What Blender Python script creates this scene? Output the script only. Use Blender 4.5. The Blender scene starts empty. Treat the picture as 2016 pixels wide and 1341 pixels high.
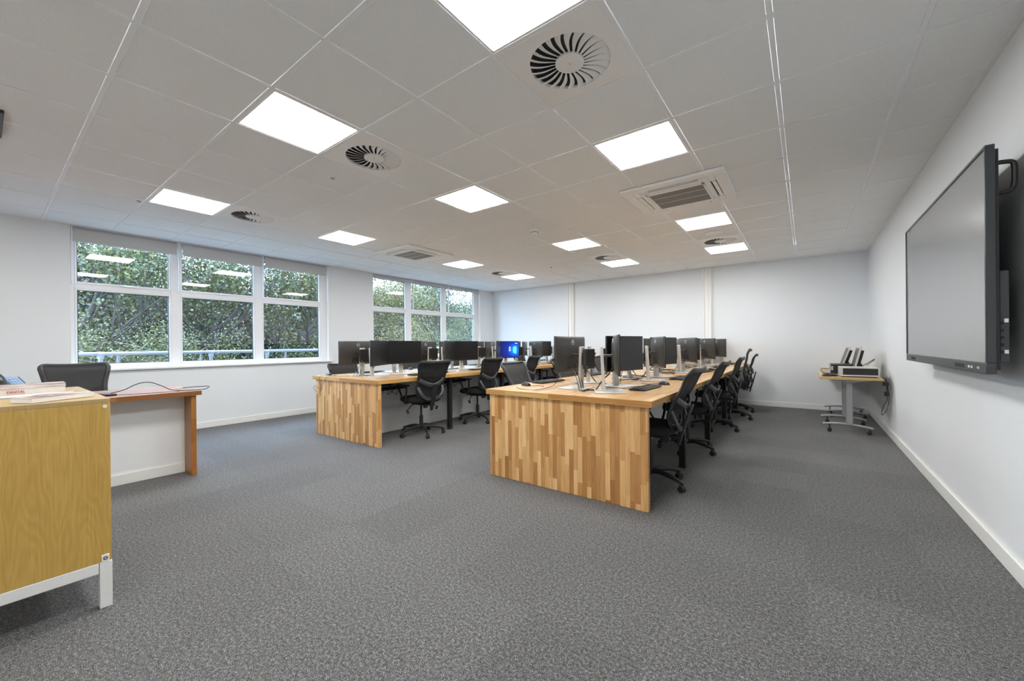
import bpy, math, random
import numpy as np
from mathutils import Vector, Matrix
random.seed(7)
PI = math.pi
C = bpy.context.scene.collection
SC = bpy.context.scene

# ------------------------------------------------------------------ dimensions
CH, CEIL = 1.2096, 2.7486
XL, XR, YB, YF = -7.2604, 0.8527, 8.9622, -2.7
GX, GY, T = -1.9238, 0.4495, 0.6          # ceiling grid origin
DT = 0.80                                  # desk top height

# ------------------------------------------------------------------ materials
def lin(c):
    if isinstance(c, str):
        c = [int(c[i:i+2], 16)/255 for i in (0, 2, 4)]
        c = [x/12.92 if x <= .04045 else ((x+.055)/1.055)**2.4 for x in c]
    return (c[0], c[1], c[2], 1)
class NT:
    def __init__(s, name):
        s.m = bpy.data.materials.new(name); s.m.use_nodes = True
        s.t = s.m.node_tree; s.t.nodes.clear()
        s.out = s.t.nodes.new('ShaderNodeOutputMaterial')
    def n(s, typ, **k):
        nd = s.t.nodes.new(typ)
        for a, b in k.items():
            if a.startswith('i_'):
                nd.inputs[int(a[2:]) if a[2:].isdigit() else a[2:].replace('_', ' ')].default_value = b
            else: setattr(nd, a, b)
        return nd
    def l(s, a, b): s.t.links.new(a, b)
    def math(s, op, a, b=None, clamp=False):
        nd = s.n('ShaderNodeMath', operation=op); nd.use_clamp = clamp
        for i, x in enumerate((a, b)):
            if x is None: continue
            if isinstance(x, (int, float)): nd.inputs[i].default_value = x
            else: s.l(x, nd.inputs[i])
        return nd.outputs[0]
    def ramp(s, fac, stops, interp='LINEAR'):
        nd = s.n('ShaderNodeValToRGB'); cr = nd.color_ramp; cr.interpolation = interp
        while len(cr.elements) < len(stops): cr.elements.new(.5)
        for e, (p, c) in zip(cr.elements, stops): e.position = p; e.color = lin(c)
        s.l(fac, nd.inputs[0]); return nd.outputs[0]
    def noise(s, vec, scale, detail=3, rough=.55):
        nd = s.n('ShaderNodeTexNoise'); nd.inputs['Scale'].default_value = scale
        nd.inputs['Detail'].default_value = detail; nd.inputs['Roughness'].default_value = rough
        if vec is not None: s.l(vec, nd.inputs['Vector'])
        return nd.outputs['Fac']
    def coords(s, scale=(1, 1, 1), kind='Object'):
        tc = s.n('ShaderNodeTexCoord'); mp = s.n('ShaderNodeMapping'); mp.inputs['Scale'].default_value = scale
        s.l(tc.outputs[kind], mp.inputs[0]); return mp.outputs[0]
    def mixc(s, fac, a, b, mode='MIX'):
        nd = s.n('ShaderNodeMix', data_type='RGBA', blend_type=mode)
        for sock, x in ((nd.inputs[0], fac), (nd.inputs[6], a), (nd.inputs[7], b)):
            if hasattr(x, 'links'): s.l(x, sock)
            elif isinstance(x, (int, float)): sock.default_value = x
            else: sock.default_value = lin(x)
        return nd.outputs[2]
    def principled(s, color, rough=.5, metal=0, spec=.5, bump=None, bstr=.1, bdist=.01, **k):
        p = s.n('ShaderNodeBsdfPrincipled')
        if hasattr(color, 'links'): s.l(color, p.inputs['Base Color'])
        else: p.inputs['Base Color'].default_value = lin(color)
        if hasattr(rough, 'links'): s.l(rough, p.inputs['Roughness'])
        else: p.inputs['Roughness'].default_value = rough
        p.inputs['Metallic'].default_value = metal; p.inputs['Specular IOR Level'].default_value = spec
        for a, b in k.items(): p.inputs[a.replace('_', ' ')].default_value = b
        if bump is not None:
            b = s.n('ShaderNodeBump'); b.inputs['Strength'].default_value = bstr; b.inputs['Distance'].default_value = bdist
            s.l(bump, b.inputs['Height']); s.l(b.outputs[0], p.inputs['Normal'])
        s.l(p.outputs[0], s.out.inputs[0]); return p
def simple(name, col, rough=.5, metal=0, spec=.5, nscale=60, var=.06, bstr=.03, **k):
    t = NT(name); v = t.coords(); n = t.noise(v, nscale)
    c = lin(col); lo = tuple(x*(1-var) for x in c[:3]); hi = tuple(min(1, x*(1+var)) for x in c[:3])
    t.principled(t.ramp(n, [(.3, lo), (.7, hi)]), rough, metal, spec, bump=n, bstr=bstr, bdist=.002, **k)
    return t.m
def emis(name, col, strength):
    t = NT(name); e = t.n('ShaderNodeEmission'); e.inputs[0].default_value = lin(col); e.inputs[1].default_value = strength
    t.l(e.outputs[0], t.out.inputs[0]); return t.m
M = {}
M['wall'] = simple('painted_wall', (.80, .82, .835), .55, spec=.3, nscale=90, var=.012, bstr=.02)
M['white_paint'] = simple('white_gloss_paint', (.86, .86, .83), .35, var=.01)
M['trunking'] = simple('cream_plastic', (.88, .88, .86), .4, var=.01)
M['upvc'] = simple('white_upvc', (.85, .86, .88), .22, var=.01)
M['tile'] = simple('mineral_tile', (.865, .89, .905), .9, spec=.15, nscale=260, var=.05, bstr=.25)
M['tbar'] = simple('white_steel_bar', (.88, .89, .90), .5, spec=.3, var=.01)
M['acwhite'] = simple('white_casing', (.88, .885, .88), .4, var=.01)
M['acgrille'] = simple('grey_grille', (.30, .285, .26), .5, var=.02)
M['dark'] = simple('dark_void', (.02, .02, .02), .8)
M['duct'] = simple('black_duct', (.09, .09, .095), .6)
M['black_plastic'] = simple('black_plastic', (.018, .018, .018), .38, var=.1, nscale=200, bstr=.06)
M['chair_black'] = simple('chair_black', (.022, .022, .023), .42, var=.1, nscale=200, bstr=.08)
M['chair_grey'] = simple('chair_bracket', (.05, .051, .052), .33, var=.08)
M['fabric'] = simple('black_fabric', (.016, .016, .017), .85, nscale=500, var=.3, bstr=.4)
M['monitor_back'] = simple('monitor_shell', (.045, .043, .04), .36, var=.05, nscale=30)
M['silver'] = simple('silver_plastic', (.62, .61, .58), .35, metal=.25, var=.02)
M['chrome'] = simple('chrome', (.8, .8, .8), .15, metal=1)
M['cable'] = simple('black_cable', (.012, .012, .012), .5)
M['white_cable'] = simple('white_cable', (.7, .7, .7), .5)
M['key'] = simple('key_caps', (.03, .03, .03), .5)
M['emblem'] = simple('silver_emblem', (.75, .75, .75), .3, metal=.3)
M['white_metal'] = simple('white_powder_coat', (.85, .85, .83), .4, var=.01)
M['black_metal'] = simple('black_powder_coat', (.015, .015, .015), .4)
M['grey_metal'] = simple('silver_powder_coat', (.42, .43, .44), .35, metal=.4, var=.03)
M['tvframe'] = simple('display_frame', (.055, .06, .065), .35, metal=.3)
M['sensor'] = simple('grey_sensor', (.35, .35, .34), .5)
M['blind'] = simple('blind_fabric', (.60, .59, .58), .9, nscale=400, var=.04, bstr=.1)
M['paper'] = simple('paper', (.78, .77, .75), .6, var=.03)
M['red_ink'] = simple('red_ink', (.55, .04, .03), .6)
M['white_ink'] = simple('white_ink', (.85, .85, .85), .5)
M['phone_blue'] = simple('phone_keypad', (.25, .38, .62), .3, var=.2, nscale=90)
M['led'] = emis('led_diffuser', (1, 1, .985), 15.0)
M['galv'] = simple('painted_rail', (.17, .175, .185), .35, var=.02)
M['bark'] = simple('bark', (.014, .012, .009), .9, nscale=30, var=.5, bstr=.6)
M['twig'] = simple('pale_twig', (.26, .25, .19), .8, nscale=12, var=.4)
M['earth'] = simple('leaf_litter', (.05, .05, .03), .95, nscale=5, var=.5, bstr=.5)
M['paving'] = simple('roof_gravel', (.2, .2, .2), .9, nscale=30, var=.3)

def wood_blocks(name, along, across, length=.42, width=.045, axis_l=2, tone=None, depth=None):
    """staves that run along one object axis, each with a colour of its own"""
    t = NT(name); tc = t.n('ShaderNodeTexCoord'); sp = t.n('ShaderNodeSeparateXYZ'); t.l(tc.outputs['Object'], sp.inputs[0])
    A = sp.outputs[along]; B = sp.outputs[across]
    i = t.math('FLOOR', t.math('DIVIDE', t.math('ADD', B, 20.0), width))
    wn = t.n('ShaderNodeTexWhiteNoise', noise_dimensions='1D'); t.l(i, wn.inputs['W'])
    off = t.math('MULTIPLY', wn.outputs['Value'], 7.3)
    j = t.math('FLOOR', t.math('ADD', t.math('DIVIDE', t.math('ADD', A, 20.0), length), off))
    cx = t.n('ShaderNodeCombineXYZ'); t.l(i, cx.inputs[0]); t.l(j, cx.inputs[1])
    w2 = t.n('ShaderNodeTexWhiteNoise', noise_dimensions='2D'); t.l(cx.outputs[0], w2.inputs['Vector'])
    cols = tone or ['8f6234', 'a87a42', 'b78a4e', 'c69b5c', 'd3ac70', 'a26f3c']
    base = t.ramp(w2.outputs['Value'], [((k+.5)/len(cols), c) for k, c in enumerate(cols)])
    # grain
    sc = [60, 60, 60]; sc[along] = 4
    mp = t.n('ShaderNodeMapping'); mp.inputs['Scale'].default_value = sc
    va = t.n('ShaderNodeVectorMath', operation='ADD'); t.l(tc.outputs['Object'], va.inputs[0])
    sv = t.n('ShaderNodeVectorMath', operation='SCALE'); sv.inputs['Scale'].default_value = 5; t.l(w2.outputs['Color'], sv.inputs[0]); t.l(sv.outputs[0], va.inputs[1])
    t.l(va.outputs[0], mp.inputs[0])
    g = t.noise(mp.outputs[0], 1.0, 6, .65)
    grain = t.ramp(g, [(.32, (.55, .46, .36)), (.6, (1, 1, 1)), (.8, (1.0, .97, .9))])
    col = t.mixc(.5, base, grain, 'MULTIPLY')
    # thin dark glue lines
    fb = t.math('FRACT', t.math('DIVIDE', t.math('ADD', B, 20.0), width))
    edge = t.math('LESS_THAN', fb, .03)
    col = t.mixc(t.math('MULTIPLY', edge, .5), col, (.12, .07, .03))
    t.principled(col, .34, spec=.4, bump=g, bstr=.05, bdist=.002, Coat_Weight=.15, Coat_Roughness=.25)
    return t.m
M['wood_v'] = wood_blocks('walnut_staves_upright', 2, 0, .36, .0385, tone=['bb8750', 'd0995e', 'e2b174', 'efc388', 'f2cb94', 'dca96e', 'b27a42', 'eabb80', 'a8723e', 'e6b678', 'cd9a5e', 'efc58a', 'c69258'])
M['wood_top'] = wood_blocks('walnut_staves_top_sheen', 1, 0, .9, .045, tone=['c79c68', 'd0a874', 'dab583', 'e2c094', 'cda26e'])  # paler than the upright panels: surface sheen is put into these tones
M['wood_edge'] = wood_blocks('walnut_edge_long', 1, 2, .7, .06, tone=['c79653', 'd6ab66', 'dfb774', 'cf9e5a'])
M['wood_edge_x'] = wood_blocks('walnut_edge_cross', 0, 2, .45, .06, tone=['c79653', 'd6ab66', 'dfb774', 'bd8a4c'])
M['walnut_top'] = wood_blocks('red_walnut_top', 1, 0, .6, .045, tone=['9a6648', 'ab7858', 'a06c50', 'b58468'])
M['walnut_edge'] = wood_blocks('red_walnut_edge', 1, 2, .8, .06, tone=['8f5a28', '9a642e', 'a8723a', '94602c'])
M['walnut_leg'] = wood_blocks('red_walnut_leg', 2, 0, .24, .3, tone=['8d5626', 'a66d34', 'b9813f', 'a0692f'])

def oak(name, light, dark):
    t = NT(name); tc = t.n('ShaderNodeTexCoord')
    mp = t.n('ShaderNodeMapping'); mp.inputs['Scale'].default_value = (5, 5, .8); t.l(tc.outputs['Object'], mp.inputs[0])
    big = t.noise(mp.outputs[0], 1.4, 2, .5)
    rings = t.math('FRACT', t.math('MULTIPLY', big, 22)); rings = t.math('ABSOLUTE', t.math('SUBTRACT', rings, .5))
    mp2 = t.n('ShaderNodeMapping'); mp2.inputs['Scale'].default_value = (160, 160, 5); t.l(tc.outputs['Object'], mp2.inputs[0])
    fine = t.noise(mp2.outputs[0], 1, 3, .6)
    f = t.math('ADD', t.math('MULTIPLY', rings, .20), t.math('ADD', t.math('MULTIPLY', fine, .45), t.math('MULTIPLY', big, .35)))
    t.principled(t.ramp(f, [(.3, dark), (.72, light)]), .42, spec=.35, bump=fine, bstr=.04, bdist=.001)
    return t.m
M['oak'] = oak('oak_veneer', 'dcb866', 'bb944a')
M['oak_top'] = oak('oak_veneer_top', 'c2a878', 'b09464')
M['beech'] = oak('beech_laminate', 'cdb08a', 'bfa078')
M['beech_edge'] = simple('beech_edging', (.55, .36, .12), .45)

def carpet():
    t = NT('carpet_tiles'); tc = t.n('ShaderNodeTexCoord'); sp = t.n('ShaderNodeSeparateXYZ'); t.l(tc.outputs['Object'], sp.inputs[0])
    ix = t.math('FLOOR', t.math('DIVIDE', sp.outputs[0], .5)); iy = t.math('FLOOR', t.math('DIVIDE', sp.outputs[1], .5))
    cx = t.n('ShaderNodeCombineXYZ'); t.l(ix, cx.inputs[0]); t.l(iy, cx.inputs[1])
    wn = t.n('ShaderNodeTexWhiteNoise', noise_dimensions='2D'); t.l(cx.outputs[0], wn.inputs['Vector'])
    fib = t.noise(t.coords((1, 1, 1)), 330, 1, .6)
    fib2 = t.noise(t.coords((1, 1, 1)), 75, 3, .75)
    blot = t.noise(t.coords((1, 1, 1)), .7, 3, .5)
    f = t.math('ADD', t.math('MULTIPLY', fib, .62), t.math('MULTIPLY', fib2, .38))
    col = t.ramp(f, [(.36, (.010, .010, .010)), (.48, (.062, .062, .0625)), (.56, (.17, .169, .167)), (.66, (.46, .455, .45))])
    val = t.math('ADD', t.math('ADD', t.math('MULTIPLY', wn.outputs['Value'], .17), .875), t.math('MULTIPLY', blot, .16))
    hv = t.n('ShaderNodeVectorMath', operation='SCALE'); t.l(col, hv.inputs[0]); t.l(val, hv.inputs['Scale'])
    t.principled(hv.outputs[0], .95, spec=.12, bump=f, bstr=.12, bdist=.001, Sheen_Weight=.15)
    return t.m
M['carpet'] = carpet()

def glass():
    t = NT('window_glass'); tr = t.n('ShaderNodeBsdfTransparent'); tr.inputs[0].default_value = (.93, .97, .97, 1)
    gl = t.n('ShaderNodeBsdfGlossy'); gl.inputs['Roughness'].default_value = 0.0; gl.inputs[0].default_value = (1, 1, 1, 1)
    fr = t.n('ShaderNodeFresnel'); fr.inputs[0].default_value = 1.52
    mx = t.n('ShaderNodeMixShader'); t.l(t.math('MULTIPLY', fr.outputs[0], 1.9, True), mx.inputs[0]); t.l(tr.outputs[0], mx.inputs[1]); t.l(gl.outputs[0], mx.inputs[2])
    t.l(mx.outputs[0], t.out.inputs[0]); return t.m
M['glass'] = glass()
def mesh_fabric():
    t = NT('chair_mesh'); v = t.coords((1, 1, 1))
    sp = t.n('ShaderNodeSeparateXYZ'); t.l(v, sp.inputs[0])
    a = t.math('FRACT', t.math('MULTIPLY', sp.outputs[0], 260)); b = t.math('FRACT', t.math('MULTIPLY', sp.outputs[2], 260))
    hole = t.math('MULTIPLY', t.math('GREATER_THAN', a, .86), t.math('GREATER_THAN', b, .86))
    tr = t.n('ShaderNodeBsdfTransparent'); p = t.principled((.014, .014, .015), .7)
    mx = t.n('ShaderNodeMixShader'); t.l(hole, mx.inputs[0]); t.l(p.outputs[0], mx.inputs[1]); t.l(tr.outputs[0], mx.inputs[2]); t.l(mx.outputs[0], t.out.inputs[0])
    return t.m
M['chair_mesh'] = mesh_fabric()
def screen(name, rough=.28, spec=.5, base=(.008, .008, .009), **k):
    t = NT(name); n = t.noise(t.coords(), 900); t.principled(base, rough, spec=spec, bump=n, bstr=.01, bdist=.0005, **k); return t.m
M['screen'] = screen('monitor_screen', .3)
M['tvglass'] = screen('display_glass_haze', .16, .5, (.27, .28, .285), IOR=2.2)  # switched-off screen greyed: room reflection and anti-glare haze put into base colour
def blue_screen():
    t = NT('lock_screen'); tc = t.n('ShaderNodeTexCoord'); sp = t.n('ShaderNodeSeparateXYZ'); t.l(tc.outputs['Object'], sp.inputs[0])
    dx = t.math('SUBTRACT', sp.outputs[1], .15); dz = t.math('SUBTRACT', sp.outputs[2], .31)
    r = t.math('SQRT', t.math('ADD', t.math('POWER', dx, 2.0), t.math('POWER', t.math('MULTIPLY', dz, 1.5), 2.0)))
    c = t.ramp(t.math('MULTIPLY', r, 2.4), [(0, '3fb4f0'), (.25, '1d62c8'), (.55, '1c2f8c'), (1, '221f5e')])
    e = t.n('ShaderNodeEmission'); t.l(c, e.inputs[0]); e.inputs[1].default_value = .9; t.l(e.outputs[0], t.out.inputs[0]); return t.m
M['blue'] = blue_screen()
M['blue_light'] = emis('lock_screen_light', '58d6f2', .9)
M['blue_text'] = emis('lock_screen_text', 'ffffff', .9)

def leafmat(name, stops, trans=.35):
    t = NT(name); g = t.n('ShaderNodeNewGeometry')
    c = t.ramp(t.math('POWER', g.outputs['Random Per Island'], 1.5), stops)
    d = t.n('ShaderNodeBsdfDiffuse'); tl = t.n('ShaderNodeBsdfTranslucent'); gl = t.n('ShaderNodeBsdfGlossy'); gl.inputs['Roughness'].default_value = .45
    t.l(c, d.inputs[0]); t.l(c, tl.inputs[0])
    m1 = t.n('ShaderNodeMixShader'); m1.inputs[0].default_value = trans; t.l(d.outputs[0], m1.inputs[1]); t.l(tl.outputs[0], m1.inputs[2])
    m2 = t.n('ShaderNodeMixShader'); m2.inputs[0].default_value = .06; t.l(m1.outputs[0], m2.inputs[1]); t.l(gl.outputs[0], m2.inputs[2])
    t.l(m2.outputs[0], t.out.inputs[0]); return t.m
M['leaf_green'] = leafmat('green_leaves', [(0, (0.018, 0.030, 0.005)), (.4, (0.040, 0.056, 0.009)), (.75, (0.074, 0.084, 0.016)), (.92, (0.132, 0.103, 0.017)), (1, (0.158, 0.097, 0.017))])
M['leaf_autumn'] = leafmat('turning_leaves', [(0, (0.031, 0.040, 0.007)), (.4, (0.065, 0.068, 0.011)), (.7, (0.132, 0.107, 0.019)), (1, (0.163, 0.112, 0.021))])
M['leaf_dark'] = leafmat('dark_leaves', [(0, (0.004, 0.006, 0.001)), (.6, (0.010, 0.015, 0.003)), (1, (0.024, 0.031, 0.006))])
M['leaf_ivy'] = leafmat('ivy_leaves', [(0, (0.014, 0.027, 0.006)), (.6, (0.038, 0.058, 0.013)), (1, (0.098, 0.110, 0.028))])
M['leaf_grey'] = leafmat('grey_green_leaves', [(0, (0.037, 0.046, 0.013)), (.6, (0.090, 0.099, 0.026)), (1, (0.186, 0.179, 0.051))])

# ------------------------------------------------------------------ mesh builder
class MB:
    def __init__(s): s.v = []; s.f = []; s.mi = []
    def add(s, vs, fs, mi=0):
        o = len(s.v); s.v += [tuple(v) for v in vs]; s.f += [tuple(i+o for i in f) for f in fs]; s.mi += [mi]*len(fs); return s
    def box(s, x0, x1, y0, y1, z0, z1, mi=0):
        vs = [(x, y, z) for z in (z0, z1) for y in (y0, y1) for x in (x0, x1)]
        return s.add(vs, [(0, 2, 3, 1), (4, 5, 7, 6), (0, 1, 5, 4), (2, 6, 7, 3), (0, 4, 6, 2), (1, 3, 7, 5)], mi)
    def obox(s, c, size, mat=None, mi=0):
        mat = mat or Matrix.Identity(3); h = [d/2 for d in size]; c = Vector(c)
        vs = [c+mat@Vector((x*h[0], y*h[1], z*h[2])) for z in (-1, 1) for y in (-1, 1) for x in (-1, 1)]
        return s.add(vs, [(0, 2, 3, 1), (4, 5, 7, 6), (0, 1, 5, 4), (2, 6, 7, 3), (0, 4, 6, 2), (1, 3, 7, 5)], mi)
    def loft(s, rings, mi=0, caps=True, closed=False):
        n = len(rings[0]); vs = [p for r in rings for p in r]; fs = []
        m = len(rings)
        for a in range(m if closed else m-1):
            b = (a+1) % m
            for i in range(n):
                j = (i+1) % n; fs.append((a*n+i, a*n+j, b*n+j, b*n+i))
        if caps and not closed: fs += [tuple(reversed(range(n))), tuple((m-1)*n+i for i in range(n))]
        return s.add(vs, fs, mi)
    def tube(s, pts, r, n=8, closed=False, mi=0, rb=None, up=None):
        P = [Vector(p) for p in pts]; m = len(P); R = r if isinstance(r, (list, tuple)) else [r]*m
        RB = [x if rb is None else rb for x in R]; rings = []
        nx = None
        for i in range(m):
            a = P[(i-1) % m] if (closed or i) else P[i]; b = P[(i+1) % m] if (closed or i < m-1) else P[i]
            t = (b-a).normalized()
            if up is not None:
                nx = Vector(up).cross(t); nx = nx.normalized() if nx.length > 1e-6 else Vector((1, 0, 0))
            elif nx is None:
                nx = t.cross(Vector((0, 0, 1))) if abs(t.z) < .9 else t.cross(Vector((1, 0, 0))); nx.normalize()
            else: nx = (nx-t*nx.dot(t)).normalized()
            ny = t.cross(nx)
            rings.append([P[i]+nx*math.cos(2*PI*k/n)*R[i]+ny*math.sin(2*PI*k/n)*RB[i] for k in range(n)])
        return s.loft(rings, mi, True, closed)
    def cyl(s, p0, p1, r0, r1=None, n=16, mi=0): return s.tube([p0, p1], [r0, r0 if r1 is None else r1], n, mi=mi)
    def plate(s, outline, z0, z1, mi=0):      # polygon extruded in z
        n = len(outline)
        vs = [(x, y, z0) for x, y in outline]+[(x, y, z1) for x, y in outline]
        fs = [tuple(reversed(range(n))), tuple(range(n, 2*n))]+[(i, (i+1) % n, (i+1) % n+n, i+n) for i in range(n)]
        return s.add(vs, fs, mi)
    def build(s, name, mats, parent=None, bevel=0, smooth=True, seg=2):
        me = bpy.data.meshes.new(name); me.from_pydata(s.v, [], s.f)
        mats = mats if isinstance(mats, (list, tuple)) else [mats]
        for m in mats: me.materials.append(M[m] if isinstance(m, str) else m)
        me.polygons.foreach_set('material_index', s.mi)
        me.update()
        if smooth:
            me.shade_smooth(); me.set_sharp_from_angle(angle=math.radians(32))
        o = bpy.data.objects.new(name, me); C.objects.link(o)
        if parent: o.parent = parent
        if bevel:
            b = o.modifiers.new('bevel', 'BEVEL'); b.width = bevel; b.segments = seg; b.limit_method = 'ANGLE'; b.angle_limit = math.radians(40)
        return o
def thing(name, label, cat, loc=(0, 0, 0), rz=0, group=None):
    o = bpy.data.objects.new(name, None); C.objects.link(o); o.empty_display_size = .1
    o.location = loc; o.rotation_euler = (0, 0, rz); o['label'] = label; o['category'] = cat
    if group: o['group'] = group
    return o
def tag(o, label, cat, group=None):
    o['label'] = label; o['category'] = cat
    if group: o['group'] = group
    return o
def struct(o): o['kind'] = 'structure'; return o
KIDS = {}
def kids(o): return [c for c in bpy.data.objects if c.parent is o]
def dup(o, loc=None, rz=None, label=None, group=None, parent=None, _k=None):
    c = o.copy(); C.objects.link(c)
    if parent: c.parent = parent
    if loc is not None: c.location = loc
    if rz is not None: c.rotation_euler = (0, 0, rz)
    if label: c['label'] = label
    if group: c['group'] = group
    if _k is None:
        _k = {}
        for x in bpy.data.objects:
            if x.parent: _k.setdefault(x.parent.name, []).append(x)
    for ch in _k.get(o.name, []): dup(ch, parent=c, _k=_k)
    return c
def text_into(mb, s, size, M4, depth=.001, mi=0, align='CENTER'):
    cu = bpy.data.curves.new('t', 'FONT'); cu.body = s; cu.size = size; cu.extrude = depth; cu.align_x = align; cu.align_y = 'CENTER'; cu.resolution_u = 3
    o = bpy.data.objects.new('t', cu); C.objects.link(o)
    dg = bpy.context.evaluated_depsgraph_get(); dg.update()
    me = bpy.data.meshes.new_from_object(o.evaluated_get(dg))
    mb.add([M4@v.co for v in me.vertices], [tuple(p.vertices) for p in me.polygons], mi)
    bpy.data.objects.remove(o); bpy.data.curves.remove(cu); bpy.data.meshes.remove(me)
def M4(x, y, z, c):
    m = Matrix.Identity(4)
    for i, a in enumerate((x, y, z)):
        for j in range(3): m[j][i] = a[j]
    for j in range(3): m[j][3] = c[j]
    return m
ORD = ['nearest', 'second nearest', 'middle', 'fourth', 'farthest']

# ------------------------------------------------------------------ camera
th, rol, f = .6437, -.0096, 779.785
cam = bpy.data.cameras.new('camera'); co = bpy.data.objects.new('camera', cam); C.objects.link(co); SC.camera = co
cam.sensor_width = 36; cam.sensor_fit = 'HORIZONTAL'; cam.lens = f/2016*36
cam.shift_x = (1008-1000.8788)/2016; cam.shift_y = (679.1464-670.5)/2016; cam.clip_start = .05; cam.clip_end = 300
r_ = Vector((math.cos(th), math.sin(th), 0)); u_ = Vector((0, 0, 1)); fw = Vector((-math.sin(th), math.cos(th), 0))
rx = r_*math.cos(rol)+u_*math.sin(rol); uy = u_*math.cos(rol)-r_*math.sin(rol)
m = Matrix.Identity(4)
for j in range(3): m[j][0] = rx[j]; m[j][1] = uy[j]; m[j][2] = -fw[j]
m[2][3] = CH
co.matrix_world = m

# ------------------------------------------------------------------ room shell
b = MB(); b.box(XL-.3, XR+.3, YF-.2, YB+.2, -.12, 0); struct(b.build('floor', 'carpet', smooth=False))
W1 = (.665, 3.985); W2 = (4.945, 8.375); SILL = .95
b = MB()
wx0 = XL-.30
b.box(wx0, XL, YF-.2, W1[0], 0, 3.0); b.box(wx0, XL, W1[1], W2[0], 0, 3.0); b.box(wx0, XL, W2[1], YB+.2, 0, 3.0)
b.box(wx0, XL, W1[0], W1[1], 0, SILL-.028); b.box(wx0, XL, W2[0], W2[1], 0, SILL-.028)
b.box(wx0, XL, W1[0], W1[1], CEIL+.02, 3.0); b.box(wx0, XL, W2[0], W2[1], CEIL+.02, 3.0)
struct(b.build('wall_left', 'wall', smooth=False))
b = MB(); b.box(XR, XR+.2, YF-.2, YB+.2, 0, 3.0); struct(b.build('wall_right', 'wall', smooth=False))
b = MB(); b.box(XL, XR, YB, YB+.2, 0, 3.0); struct(b.build('wall_back', 'wall', smooth=False))
b = MB(); b.box(XL, XR, YF-.2, YF, 0, 3.0); struct(b.build('wall_front', 'wall', smooth=False))
def skirt(name, x0, x1, y0, y1):
    b = MB(); b.box(x0, x1, y0, y1, 0.001, .095); return struct(b.build(name, 'white_paint', bevel=.004))
skirt('baseboard_right', XR-.016, XR, YF, YB); skirt('baseboard_back', XL, XR-.016, YB-.016, YB)
skirt('baseboard_left', XL, XL+.016, YF, YB-.016); skirt('baseboard_front', XL+.016, XR-.016, YF, YF+.016)

# ceiling grid
spots = {}
def cell(i, j): return (GX-T*(j+1), GX-T*j, GY+T*i, GY+T*(i+1))   # x0,x1,y0,y1 ; centre index i+.5, j+.5
lights = [(i, j) for i in (-3, 1, 4, 8, 11) for j in (-2, 1, 5)]
diffs = [(i, j) for i in (2, 10) for j in (-2, 1, 5)]
acs = [(6, -2), (6, 5)]
skip = set(lights) | set(diffs)
b = MB(); g = .012
b2x0, b2x1 = XL, XR
for i in range(-6, 15):
    for j in range(-5, 9):
        x0, x1, y0, y1 = cell(i, j)
        x0c, x1c, y0c, y1c = max(x0, XL), min(x1, XR), max(y0, YF), min(y1, YB)
        if x1c-x0c < .03 or y1c-y0c < .03: continue
        if (i, j) in skip or (i, j) in acs: continue
        xa, xb, ya, yb = x0c+g, x1c-g, y0c+g, y1c-g
        b.box(xa+.003, xb-.003, ya+.003, yb-.003, CEIL+.003, CEIL+.018, 0)
# bars
for i in range(-6, 16):
    y = GY+T*i
    if YF < y < YB: b.box(XL, XR, y-g, y+g, CEIL, CEIL+.012, 1)
for j in range(-5, 10):
    x = GX-T*j
    if XL < x < XR:
        for i in range(-6, 16):
            y0 = max(GY+T*i+g, YF); y1 = min(GY+T*(i+1)-g, YB)
            if y1 > y0: b.box(x-g, x+g, y0, y1, CEIL, CEIL+.012, 1)
for (x0, x1, y0, y1) in ((XL, XL+.022, YF, YB), (XR-.022, XR, YF, YB), (XL, XR, YB-.022, YB), (XL, XR, YF, YF+.022)):
    b.box(x0, x1, y0, y1, CEIL-.001, CEIL+.012, 1)
b.box(XL-.3, XR+.3, YF-.3, YB+.3, CEIL+.32, CEIL+.36, 0)
struct(b.build('ceiling', ['tile', 'tbar'], smooth=False))

# ------------------------------------------------------------------ ceiling fittings
names_j = {-2: 'right-hand row', 1: 'middle row', 5: 'window-side row'}
names_i = {-3: 'behind the camera', 1: 'nearest', 4: 'second from the camera', 8: 'third from the camera', 11: 'farthest, by the back wall'}
led0 = None
for i, j in lights:
    x0, x1, y0, y1 = cell(i, j); c = ((x0+x1)/2, (y0+y1)/2, CEIL)
    lab = 'square LED ceiling panel, %s, %s' % (names_i[i], names_j[j])
    if led0 is None:
        led0 = thing('led_panel', lab, 'ceiling light', c, 0, 'LED ceiling panels'); h = .286
        b = MB(); b.box(-h, h, -h, -h+.012, .002, .02); b.box(-h, h, h-.012, h, .002, .02); b.box(-h, -h+.012, -h+.012, h-.012, .002, .02); b.box(h-.012, h, -h+.012, h-.012, .002, .02)
        b.build('frame', 'tbar', led0, smooth=False)
        b = MB(); b.box(-h+.012, h-.012, -h+.012, h-.012, .007, .02); b.build('diffuser', 'led', led0, smooth=False)
    else: dup(led0, c, 0, lab)
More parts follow.
